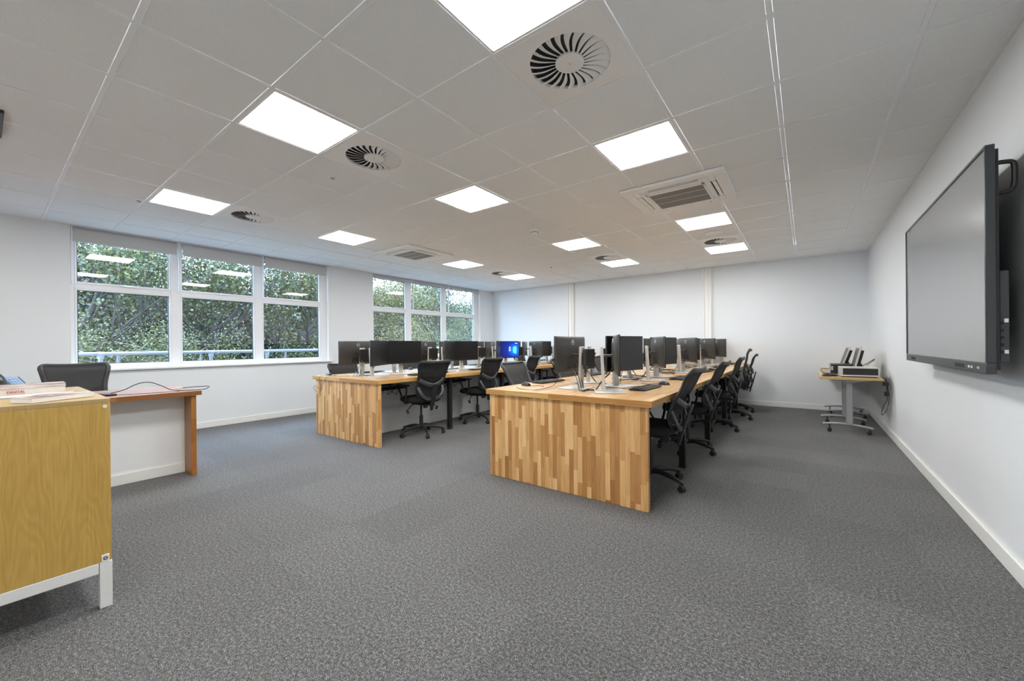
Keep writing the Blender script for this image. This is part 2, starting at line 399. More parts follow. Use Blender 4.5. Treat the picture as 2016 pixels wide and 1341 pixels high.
def swirl():
    t = thing('swirl_diffuser', '', 'air vent', group='round swirl air diffusers')
    h = .286; R = .218; n = 64; b = MB()
    ring = [(R*math.cos(2*PI*k/n), R*math.sin(2*PI*k/n)) for k in range(n)]
    sq = []
    for k in range(n):
        a = 2*PI*k/n; c_, s_ = math.cos(a), math.sin(a); q = h/max(abs(c_), abs(s_)); sq.append((q*c_, q*s_))
    vs = [(x, y, .001) for x, y in ring]+[(x, y, .001) for x, y in sq]+[(x, y, .014) for x, y in sq]+[(x, y, .02) for x, y in ring]
    fs = []
    for k in range(n):
        l = (k+1) % n; fs += [(k, l, n+l, n+k), (n+k, n+l, 2*n+l, 2*n+k), (k, 3*n+k, 3*n+l, l)]
    b.add(vs, fs); b.build('plate', 'acwhite', t)
    b = MB()      # dark plenum above
    rings = [[(R*1.04*math.cos(2*PI*k/n), R*1.04*math.sin(2*PI*k/n), z) for k in range(n)] for z in (.02, .16)]
    b.loft(rings, 0, False); b.add([(x, y, .16) for x, y, _ in rings[1]], [tuple(range(n))]); b.build('plenum', 'duct', t)
    b = MB(); b.cyl((0, 0, .001), (0, 0, .012), .078, n=48); b.build('hub', 'acwhite', t)
    b = MB(); b.cyl((0, 0, -.001), (0, 0, .002), .005, n=12); b.build('screw', 'silver', t)
    N = 24
    v = MB(); K = 8; up = []; lo = []
    for k in range(K+1):
        r = .07+(R-.068)*k/K; a = -.10*math.sin(PI*k/K)*.8; w = .0035+.0225*(k/K)
        for (q, z, lst) in ((-.2, .0025, up), (1.0, .003+w*.55, lo)):
            s_ = a-q*w*1.25/r; lst.append((r*math.cos(s_), r*math.sin(s_), z))
    vs = up+lo+[(x, y, z+.0015) for x, y, z in up]+[(x, y, z+.0015) for x, y, z in lo]; L = K+1; fs = []
    for k in range(K):
        fs += [(k, k+1, L+k+1, L+k), (2*L+k, 3*L+k, 3*L+k+1, 2*L+k+1), (k, 2*L+k, 2*L+k+1, k+1), (L+k, L+k+1, 3*L+k+1, 3*L+k)]
    v.add(vs, fs); o = v.build('vane', 'acwhite', t)
    for k in range(1, N):
        c = o.copy(); C.objects.link(c); c.parent = t; c.rotation_euler = (0, 0, 2*PI*k/N)
    return t
sw0 = None
for i, j in diffs:
    x0, x1, y0, y1 = cell(i, j); c = ((x0+x1)/2, (y0+y1)/2, CEIL)
    lab = 'round swirl air diffuser in a white ceiling tile, %s one of the %s' % ('near' if i == 2 else 'far', names_j[j])
    if sw0 is None: sw0 = swirl(); sw0.location = c; sw0['label'] = lab
    else: dup(sw0, c, 0, lab)
ac0 = None
for i, j in acs:
    x0, x1, y0, y1 = cell(i, j); c = ((x0+x1)/2, (y0+y1)/2, CEIL)
    lab = 'square white air conditioning cassette in the ceiling, %s' % ('nearer one on the right' if j == -2 else 'distant one towards the windows')
    if ac0 is None:
        ac0 = t = thing('air_conditioner', lab, 'air conditioner', c, 0, 'ceiling cassettes')
        b = MB(); h = .47; s = .27; k0 = -.026
        b.box(-h, h, -h, -s-.10, k0, .0); b.box(-h, h, s+.10, h, k0, .0); b.box(-h, -s-.10, -s-.10, s+.10, k0, 0); b.box(s+.10, h, -s-.10, s+.10, k0, 0)
        # inner ring between slots and grille
        b.box(-s-.045, s+.045, -s-.045, -s, k0-.006, 0); b.box(-s-.045, s+.045, s, s+.045, k0-.006, 0); b.box(-s-.045, -s, -s, s, k0-.006, 0); b.box(s, s+.045, -s, s, k0-.006, 0)
        for sx in (-1, 1):
            for sy in (-1, 1): b.box(*sorted((sx*(s+.045), sx*(s+.10))), *sorted((sy*(s-.04), sy*(s+.10))), k0, 0); 
            for sy in (-1, 1): b.box(*sorted((sx*(s-.04), sx*(s+.045))), *sorted((sy*(s+.045), sy*(s+.10))), k0, 0)
        b.build('casing', 'acwhite', t, bevel=.006)
        b = MB(); b.box(-h+.02, h-.02, -h+.02, h-.02, .002, .06); b.build('body', 'dark', t)
        for q, (cx_, cy_, hx, hy) in enumerate(((0, -s-.078, s-.05, .018), (0, s+.078, s-.05, .018), (-s-.078, 0, .018, s-.05), (s+.078, 0, .018, s-.05))):
            b = MB(); rm = Matrix.Rotation(.22 if q == 0 else -.22, 3, 'X') if hx > hy else Matrix.Rotation(-.22 if q == 2 else .22, 3, 'Y')
            b.obox((cx_, cy_, k0+.004), (2*hx, 2*hy, .004), rm); b.build('louvre', 'acwhite', t)
        b = MB()
        b.box(-s, s, -s, -s+.045, k0-.008, -.01); b.box(-s, s, s-.02, s, k0-.008, -.01); b.box(-s, -s+.02, -s, s, k0-.008, -.01); b.box(s-.02, s, -s, s, k0-.008, -.01)
        for y in (-.09, .075): b.box(-s, s, y-.003, y+.003, k0-.006, -.012)
        b.build('grille_frame', 'acwhite', t, bevel=.002)
        b = MB()
        for k in range(60):
            x = -s+.024+k*(2*s-.05)/59; b.box(x-.0028, x+.0028, -s+.045, s-.02, k0-.004, -.014)
        b.box(-s, s, -s, s, -.012, -.008); b.build('grille', 'acgrille', t, smooth=False)
        for x, y in ((-.26, -.29), (.26, -.29), (.285, .2)):
            b = MB(); b.cyl((x, y, k0-.009), (x, y, k0-.004), .006, n=10); b.build('screw', 'acgrille', t)
    else: dup(ac0, c, 0, lab)
for (x, y, lab) in ((-1.02, 6.16, 'flat round ceiling speaker grille beside the right-hand swirl diffuser'), (-5.22, 6.16, 'flat round ceiling speaker grille beside the window-side swirl diffuser')):
    t = thing('ceiling_speaker', lab, 'speaker', (x, y, CEIL), 0, 'ceiling speakers')
    b = MB(); b.cyl((0, 0, -.004), (0, 0, .004), .105, n=48); b.build('grille', 'acwhite', t)
    b = MB(); b.tube([(.105*math.cos(a*PI/24), .105*math.sin(a*PI/24), -.002) for a in range(48)], .004, 6, True); b.build('rim', 'tbar', t)
t = thing('smoke_detector', 'white smoke detector hanging from the middle of the ceiling', 'smoke detector', (-2.888, 4.453, CEIL))
b = MB(); b.tube([(0, 0, 0), (0, 0, -.02), (0, 0, -.022)], [.052, .052, .045], 32); b.build('base', 'acwhite', t)
b = MB(); b.tube([(0, 0, -.02), (0, 0, -.045), (0, 0, -.06)], [.04, .043, .032], 32); b.build('head', 'acwhite', t)
b = MB()
for k in range(10): a = k*PI/5; b.obox((.043*math.cos(a), .043*math.sin(a), -.042), (.006, .014, .01), Matrix.Rotation(a, 3, 'Z'))
b.build('slots', 'dark', t)
t = thing('motion_sensor', 'small recessed round motion sensor with white rim near the nearest diffuser', 'sensor', (-3.435, 1.935, CEIL))
b = MB(); b.tube([(0, 0, .010), (0, 0, -.004), (0, 0, -.006)], [.038, .038, .030], 32); b.build('rim', 'white_paint', t)
b = MB(); b.tube([(0, 0, -.004), (0, 0, -.009), (0, 0, -.012)], [.022, .018, .008], 24); b.build('lens', 'sensor', t)
for (x, y, lab) in ((-4.036, 6.821, 'tiny round ceiling sensor in the far middle of the ceiling'), (-5.555, 1.003, 'tiny round ceiling sensor left of the window-side light')):
    b = MB(); b.tube([(x, y, CEIL+.004), (x, y, CEIL-.006), (x, y, CEIL-.012)], [.018, .018, .009], 20); tag(b.build('ceiling_sensor', 'sensor'), lab, 'sensor', 'tiny ceiling sensors')
b = MB(); b.box(-4.62, -4.115, -.10, .10, CEIL-.02, CEIL+.002); tag(b.build('ceiling_vent', 'black_metal', bevel=.004), 'black vent edge in the ceiling at the far left of the view', 'vent')

# ------------------------------------------------------------------ trunking on back wall
for k, (x0, x1) in enumerate(((-4.82, -4.63), (-1.69, -1.515))):
    b = MB(); w = x1-x0
    b.box(x0, x1, YB-.03, YB, .095, CEIL); b.box(x0, x0+.03, YB-.06, YB-.03, .095, CEIL); b.box(x1-.045, x1-.01, YB-.06, YB-.03, .095, CEIL)
    b.box(x0+.06, x1-.07, YB-.045, YB-.03, .095, CEIL)
    struct(b.build('trim_%d' % (k+1), 'trunking', bevel=.003))

# ------------------------------------------------------------------ windows
def window(nm, y0, y1, bays, zt):
    gx = XL-.12
    o = bpy.data.objects.new(nm, None); C.objects.link(o); struct(o)
    b = MB()
    b.box(gx-.03, gx+.03, y0, bays[0][0]-.02, .985, CEIL-.06); b.box(gx-.03, gx+.03, bays[-1][1]+.02, y1, .985, CEIL-.06)
    b.box(gx-.03, gx+.03, y0, y1, SILL, .985); b.box(gx-.03, gx+.03, y0, y1, CEIL-.06, CEIL+.02)
    for k in range(len(bays)-1): b.box(gx-.035, gx+.035, bays[k][1]+.02, bays[k+1][0]-.02, .985, CEIL-.06)
    for a, c in bays: b.box(gx-.03, gx+.03, a-.02, c+.02, 1.975, 2.035)
    b.build('window_frame', 'upvc', o, bevel=.004)
    for a, c in bays:
        b = MB(); q = .02
        for (z0, z1) in ((.985, 1.975), (2.035, CEIL-.06)):
            b.box(gx+.012, gx+.036, a-q, a, z0, z1); b.box(gx+.012, gx+.036, c, c+q, z0, z1); b.box(gx+.012, gx+.036, a, c, z0, z0+.028); b.box(gx+.012, gx+.036, a, c, z1-.02, z1)
        b.build('sash', 'upvc', o, bevel=.003)
        b = MB()
        for (z0, z1) in ((1.013, 1.955), (2.063, CEIL-.08)):
            for (u0, u1, v0, v1) in ((a, a+.008, z0, z1), (c-.008, c, z0, z1), (a, c, z1-.006, z1), (a, c, z0, z0+.006)): b.box(gx-.004, gx+.013, u0, u1, v0, v1)
        b.build('gasket', 'black_plastic', o, smooth=False)
        for (z0, z1) in ((1.013, 1.955), (2.063, CEIL-.08)):
            b = MB(); b.add([(gx, a, z0), (gx, c, z0), (gx, c, z1), (gx, a, z1)], [(0, 1, 2, 3)]); b.build('pane', 'glass', o, smooth=False)
        b = MB(); mc = (a+c)/2; b.box(gx+.036, gx+.05, mc-.05, mc+.05, 2.04, 2.056); b.box(gx+.05, gx+.06, mc-.02, mc+.09, 2.035, 2.047); b.build('handle', 'upvc', o, bevel=.003)
    b = MB(); b.box(XL-.30, XL+.0005, y0+.001, y1-.001, SILL-.0275, SILL); b.box(XL+.0005, XL+.045, y0-.05, y1+.05, SILL-.0275, SILL); b.build('window_sill', 'white_paint', o, bevel=.005)
    b = MB(); b.box(XL-.28, XL-.001, y0+.0008, y0+.008, SILL+.0005, CEIL-.001); b.box(XL-.28, XL-.001, y1-.008, y1-.0008, SILL+.0005, CEIL-.001); b.build('reveal', 'white_paint', o, smooth=False)
    return o
bays1 = [(.735, 1.64), (1.79, 2.73), (2.885, 3.84)]; bays2 = [(5.02, 5.85), (6.03, 6.97), (7.15, 8.20)]
window('window_1', *W1, bays1, 0); window('window_2', *W2, bays2, 0)
pos = ['left', 'middle', 'right']; bl0 = None
for w, (sp, zb) in enumerate((([(.70, 1.715), (1.79, 2.83), (2.895, 3.95)], 2.565), ([(4.97, 6.01), (6.075, 7.15), (7.215, 8.34)], 2.665))):
    for k, (a, c) in enumerate(sp):
        t = thing('roller_blind', 'grey roller blind pulled up over the %s pane of the %s window' % (pos[k], 'near' if w == 0 else 'far'), 'blind', (XL-.03, (a+c)/2, zb), 0, 'roller blinds of the %s window' % ('near' if w == 0 else 'far'))
        h = (c-a)/2; H = CEIL-zb
        b = MB(); b.box(-.006, .006, -h, h, 0.01, H-.03); b.build('fabric', 'blind', t)
        b = MB(); b.box(-.012, .012, -h, h, -.008, .014); b.build('bottom_bar', 'blind', t, bevel=.003)
        b = MB(); b.cyl((-.028, -h, H-.028), (-.028, h, H-.028), .022, n=16); b.build('roller', 'blind', t)
        for y in ((-h-.022, h+.02) if k == 0 else (h+.02,)):
            b = MB(); zl = 2.02-zb; b.box(-.014, .016, y, y+.018, zl, H-.001); b.build('side_channel', 'upvc', t, bevel=.002)

# ------------------------------------------------------------------ desks
def island(name, label, x0, x1, yf, yb, cx, px, stations):
    t = thing(name, label, 'desk', (cx, yf, 0), 0)
    L = yb-yf
    ox = x0-cx; oy = x1-cx
    b = MB(); b.box(ox+.012, oy-.012, .012, L, DT-.045, DT); b.build('worktop', 'wood_top', t)
    b = MB(); b.box(ox, oy, 0, .012, DT-.045, DT); b.build('front_lipping', 'wood_edge_x', t)
    for a in (ox, oy-.012):
        b = MB(); b.box(a, a+.012, .012, L, DT-.045, DT); b.build('side_lipping', 'wood_edge', t)
    b = MB(); b.box(px[0]-cx, px[1]-cx, .025, .063, .001, DT-.045); b.build('end_panel', 'wood_v', t, bevel=.002)
    sw = MB(); sw.box(-.05, .05, .063, L-.001, .001, DT-.05); wl = sw.build('spine_wall', 'wall', t, smooth=False)
    for s in (-1, 1):
        b = MB(); b.box(*sorted((s*.05, s*.064)), .063, L-.001, .001, .095); b.build('baseboard', 'white_paint', wl, bevel=.003)
    for k in range(1, stations):
        y = .04+k*1.235
        for s in (ox+.10, oy-.10):
            b = MB(); b.box(s-.028, s+.028, y-.028, y+.028, .012, DT-.045)
            b.box(s-.034, s+.034, y-.034, y+.034, 0.001, .014); b.build('leg', 'black_metal', t, bevel=.003)
            b = MB(); b.box(*sorted((s, math.copysign(.05, s))), y-.02, y+.02, DT-.085, DT-.045); b.build('cross_rail', 'black_metal', t, bevel=.003)
    for s in (-1, 1):
        for k in range(stations):
            y = .35+k*1.24
            b = MB(); b.box(*sorted((s*.05, s*.16)), y, y+.55, .60, .608); b.box(*sorted((s*.155, s*.16)), y, y+.55, .608, .65); b.build('cable_tray', 'black_metal', t)
            b = MB(); b.box(*sorted((s*.05, s*.085)), y+.1, y+.36, .66, .73); b.build('socket_box', 'black_plastic', t, bevel=.003)
            for q in range(2):
                b = MB(); rnd = random.Random(int(k*7+q+s*3)+11)
                p = [(s*.10, y+.1+.2*q, .67)]
                for z in range(5): p.append((s*(.12+rnd.uniform(-.03, .07)), y+.1+.2*q+rnd.uniform(-.1, .12), .62-rnd.uniform(0, .10)))
                b.tube(smooth_path(p, 5), .004, 6); b.build('power_cord', 'cable', t)
    return t
def smooth_path(P, n=6):
    P = [Vector(p) for p in P]; out = []
    for i in range(len(P)-1):
        p0 = P[max(i-1, 0)]; p1 = P[i]; p2 = P[i+1]; p3 = P[min(i+2, len(P)-1)]
        for k in range(n):
            u = k/n; out.append(.5*((2*p1)+(p2-p0)*u+(2*p0-5*p1+4*p2-p3)*u*u+(3*p1-p0-3*p2+p3)*u**3))
    out.append(P[-1]); return out
RC, LC = -1.635, -4.775
island('computer_desk', 'long block-wood computer desk nearest the wall screen, on the right', -2.39, -.868, 2.83, YB-.002, RC, (-2.365, -.905), 5)
island('computer_desk', 'long block-wood computer desk on the window side, left of the other', -5.55, -4.032, 2.80, YB-.002, LC, (-5.505, -4.045), 5)

# ------------------------------------------------------------------ monitors
def rbox(b, x0, x1, y0, y1, z0, z1, mi=0): return b.box(x0, x1, y0, y1, z0, z1, mi)
def make_monitor(pc=False, lit=False, lift=0):
    """local frame: screen looks to +x, base stands on z=0"""
    t = thing('monitor', '', 'monitor'); hw = .283; zb, zt = .152+lift, .482+lift
    b = MB()   # tapered rear shell
    def ring(x, iy, iz): return [(x, -hw+iy, zb+iz), (x, hw-iy, zb+iz), (x, hw-iy, zt-iz), (x, -hw+iy, zt-iz)]
    b.loft([ring(0, .0, .0), ring(-.012, 0, 0), ring(-.022, .02, .02), ring(-.036, .10, .07)]); b.build('rear_shell', 'monitor_back', t, bevel=.004)
    b = MB(); b.box(0, .004, -hw, hw, zb, zt); b.build('bezel', 'black_plastic', t, bevel=.0015)
    b = MB(); b.box(.004, .0052, -hw+.008, hw-.008, zb+.02, zt-.008); sc = b.build('screen', 'blue' if lit else 'screen', t, smooth=False)
    if lit:
        b = MB(); x = .0056
        b.add([(x, .10, zb+.10), (x, .20, zb+.075), (x, .20, zb+.235), (x, .10, zb+.215)], [(0, 1, 2, 3)]); b.build('window_glow', 'blue_light', sc, smooth=False)
        b = MB(); b.add([(x+.0004, .02*math.cos(a*PI/12), zb+.20+.02*math.sin(a*PI/12)) for a in range(24)], [tuple(range(24))])
        for (y0, y1, z) in ((-.03, .03, .155), (-.018, .018, .135), (.16, .235, .285)): b.box(x, x+.0005, y0, y1, zb+z, zb+z+.010)
        b.build('login_text', 'blue_text', sc, smooth=False)
    # recessed port bay on the back
    b = MB(); b.box(-.0372, -.030, -.10, .10, zb+.035, zb+.105); b.build('port_bay', 'dark', t)
    # emblem: ring + letters, read from behind
    b = MB(); cz = zt-.055; n = 28
    for r0, r1 in ((.0205, .0245),):
        rr = [[(-.0335, r*math.cos(2*PI*k/n), cz+r*math.sin(2*PI*k/n)) for k in range(n)] for r in (r0, r1)]
        b.loft([rr[0], rr[1]], 0, False)
        rb = [[(-.0362, y, z) for _, y, z in q] for q in rr]; b.loft([rb[1], rb[0]], 0, False); b.loft([rr[1], rb[1]], 0, False)
    text_into(b, 'DELL', .017, M4((0, -1, 0), (0, 0, 1), (-1, 0, 0), (-.0358, 0, cz)), .0008)
    b.build('emblem', 'emblem', t, smooth=False)
    # stand
    b = MB(); b.loft([[(x, -.036, z), (x+dx, -.036, z), (x+dx, .036, z), (x, .036, z)] for x, dx, z in ((-.125, .028, .008), (-.140, .024, .385))]); b.build('stand_post', 'silver', t, bevel=.004)
    b = MB(); b.box(-.19, .06, -.135, .135, 0, .010); b.build('base_plate', 'silver', t, bevel=.003)
    b = MB(); zc = .31+lift; b.tube([(-.128, 0, zc), (-.036, 0, zc)], [.011, .012], 12); b.cyl((-.046, 0, zc), (-.034, 0, zc), .026, n=20); b.build('pivot_arm', 'chair_grey', t)
    if pc:
        p = MB(); px = -.205; p.box(px, px+.036, -.108, .072, .185, .365); q = p.build('mini_computer', 'black_plastic', t, bevel=.003)
        p = MB(); p.cyl((px-.001, .055, .205), (px+.004, .055, .205), .006, n=14); p.build('power_button', 'silver', q)
        for z in (.23, .25, .28, .31, .345): p = MB(); p.box(px+.012, px+.024, 0.0715, .0735, z, z+.012); p.build('port', 'monitor_back', q)
        p = MB(); p.box(px+.036, px+.055, -.05, .05, .22, .33); p.build('mount_bracket', 'black_metal', q)
    r = random.Random(3 if pc else 5)
    for k in range(3 if pc else 2):
        y = -.05+.045*k
        P = [(-.036, y, zb+.07), (-.07, y+.01, zb+.0), (-.12, y+.06, .10), (-.16, y+.10, .03), (-.19, y+.14, .0035), (-.26, y+.18, .0035)]
        b = MB(); b.tube(smooth_path(P, 5), .0032, 6); b.build('cable', 'cable', t)
    return t
proto = {}
def put_monitor(x, y, ang, label, group, pc=False, lit=False):
    key = (pc, lit)
    if key not in proto:
        m_ = make_monitor(pc, lit); proto[key] = m_; m_.location = (x, y, DT+.001); m_.rotation_euler = (0, 0, ang); m_['label'] = label; m_['group'] = group; return m_
    return dup(proto[key], (x, y, DT+.001), ang, label, group)
def endpoints(x, y, ang): pass
rad = math.radians
DESKN = {'R': 'right-hand desk', 'L': 'window-side desk'}
def label_mon(desk, side, n, which):
    s = {'R+': 'aisle side of the right-hand desk', 'R-': 'left side of the right-hand desk', 'L+': 'aisle side of the window-side desk', 'L-': 'window side of the left desk'}[desk+side]
    return 'black monitor, %s of the %s pair along the %s' % ('nearer' if which == 0 else 'farther', ORD[n], s)
for n in range(5):
    D = 1.28*n
    # right desk, aisle side
    dxa = [0, 0, .0, .0, -.01][n]; ya = [0, 1.29, 2.66, 3.95, 5.08][n]
    put_monitor(-1.315+dxa+(.035 if n == 0 else .015), 3.205+ya+(.035 if n == 0 else 0), rad([26, 30, 35, 36, 36][n]), label_mon('R', '+', n, 0), 'monitors on the right-hand desk')
    put_monitor(-1.37, 3.675+ya-(.10 if n == 4 else 0), rad(-15), label_mon('R', '+', n, 1), 'monitors on the right-hand desk', pc=True)
    # right desk, left side
    put_monitor(-1.775, 3.325+1.25*n, rad(180+[0, 4, -6, 3, 0][n]), label_mon('R', '-', n, 0), 'monitors on the right-hand desk', pc=True)
    put_monitor(-1.95, 3.83+(1.235*n if n < 4 else 4.78), rad(180+[38, 30, 35, 34, 30][n]), label_mon('R', '-', n, 1), 'monitors on the right-hand desk')
    # window-side desk, aisle side
    yl = [0, 1.29, 2.55, 3.78, 5.0][n]
    put_monitor(-4.50, 3.17+yl, rad([32, 30, 30, 62, 30][n]), label_mon('L', '+', n, 0), 'monitors on the window-side desk')
    put_monitor(-4.66, 3.70+yl, rad([-6, -6, -4, -8, -6][n]), label_mon('L', '+', n, 1) if n != 2 else 'monitor with lit blue lock screen on the window-side desk', 'monitors on the window-side desk', lit=(n == 2))
    # window-side desk, window side
    put_monitor(-5.13, 3.23+1.25*n, rad(180+[0, 4, 0, -3, 0][n]), label_mon('L', '-', n, 0), 'monitors on the window-side desk', pc=True)
    put_monitor(-5.20, 3.80+(1.25*n if n < 4 else 4.82), rad(180+[20, 22, 18, 24, 20][n]), label_mon('L', '-', n, 1), 'monitors on the window-side desk')

# keyboards and mice
def make_keyboard():
    t = thing('keyboard', '', 'keyboard')
    b = MB(); b.plate([(-.075, -.22), (.07, -.22), (.07, .22), (-.075, .22)], .004, .016); b.build('case', 'black_plastic', t, bevel=.004)
    b = MB()
    for r in range(5):
        for k in range(21):
            y = -.205+k*.0197; x = -.058+r*.024
            if k in (15, 16) and r in (1,): continue
            b.box(x, x+.020, y, y+.0165, .016, .0205)
    b.build('keys', 'key', t, smooth=False)
    b = MB(); b.tube(smooth_path([(-.075, .02, .008), (-.12, .03, .004), (-.16, -.02, .004), (-.22, .03, .004)], 6), .002, 6); b.build('cord', 'cable', t)
    return t
def make_mouse():
    t = thing('mouse', '', 'computer mouse'); rings = []
    for u, w, h in ((-.052, .012, .010), (-.046, .024, .022), (-.02, .031, .036), (.01, .031, .036), (.038, .028, .026), (.052, .014, .012)):
        rings.append([(u, w*math.cos(a), .002+max(0, h*math.sin(a))) for a in [k*PI/8 for k in range(9)]]+[(u, 0, .002)])
    b = MB(); b.loft(rings); b.build('shell', 'black_plastic', t)
    b = MB(); b.cyl((-.032, -.004, .031), (-.032, .004, .031), .007, n=12); b.build('scroll_wheel', 'sensor', t)
    b = MB(); b.tube(smooth_path([(-.05, 0, .008), (-.09, .01, .004), (-.13, -.05, .004), (-.20, -.04, .004), (-.24, .02, .004)], 6), .002, 6); b.build('cord', 'cable', t)
    return t
kb0 = ms0 = None
def put(k0, mk, x, y, a, label, group):
    if k0 is None:
        t = mk(); t.location = (x, y, DT+.001); t.rotation_euler = (0, 0, a); t['label'] = label; t['group'] = group; return t
    dup(k0, (x, y, DT+.001), a, label, group); return k0
for n in range(5):
    for (x, y, mx, my, a, nm) in ((-1.16, 3.62+1.25*n, -1.12, 4.05+1.25*n, 0, 'aisle side of the right-hand desk'), (-2.25, 3.72+1.25*n, -2.24, 3.27+1.25*n, PI, 'left side of the right-hand desk'),
                       (-4.33, 3.75+1.25*n, -4.30, 4.16+1.25*n, 0, 'aisle side of the window-side desk'), (-5.40, 3.62+1.25*n, -5.44, 2.98+1.25*n if n == 0 else 3.18+1.25*n, PI, 'window side of the window-side desk')):
        ja = random.uniform(-.12, .12)
        kb0 = put(kb0, make_keyboard, x, y, a+ja, 'black keyboard at the %s seat on the %s' % (ORD[n], nm), 'keyboards on the desks')
        ms0 = put(ms0, make_mouse, mx, my, a+ja*2, 'black mouse at the %s seat on the %s' % (ORD[n], nm), 'mice on the desks')
# loose cables over the desks
def cable(pts, label, r=.003, mat='cable', n=7):
    b = MB(); b.tube(smooth_path(pts, n), r, 6); return tag(b.build('cable', mat), label, 'cable')
Z = DT+.004
cable([(-5.44, 2.94, DT+.012), (-5.36, 2.86, Z), (-5.33, 2.79, DT+.004), (-5.31, 2.775, DT-.06), (-5.27, 2.77, .64), (-5.30, 2.77, .59), (-5.40, 2.768, .60), (-5.46, 2.768, .645), (-5.40, 2.768, .675), (-5.28, 2.77, .62), (-5.22, 2.77, .70), (-5.16, 2.778, DT-.04), (-5.14, 2.79, DT+.005), (-5.05, 2.95, Z), (-4.98, 3.02, Z)], 'thin black lead dangling in a loop over the end of the window-side desk', .0022)
cable([(-2.25, 3.12, Z), (-2.10, 2.98, Z), (-1.93, 3.0, Z), (-1.80, 3.08, DT+.05), (-1.79, 3.14, .95)], 'black lead looping from the nearest left-side monitor to the mouse', .0025)
cable([(-1.50, 3.42, Z), (-1.38, 3.55, Z), (-1.30, 3.48, Z), (-1.22, 3.62, Z)], 'short black lead behind the nearest aisle-side keyboard', .0025)
for n in range(1, 5):
    y = 3.3+1.25*n; r = random.Random(n)
    cable([(-1.60+r.uniform(-.1, .1), y-.3, Z)]+[(-1.62+r.uniform(-.22, .22), y-.3+k*.14, Z+r.uniform(0, .03)) for k in range(1, 6)], 'tangled black lead along the middle of the right-hand desk, %s station' % ORD[n], .004)
    cable([(-4.80, y-.3, Z)]+[(-4.82+r.uniform(-.2, .2), y-.3+k*.14, Z+r.uniform(0, .03)) for k in range(1, 6)], 'tangled black lead along the middle of the window-side desk, %s station' % ORD[n], .004)

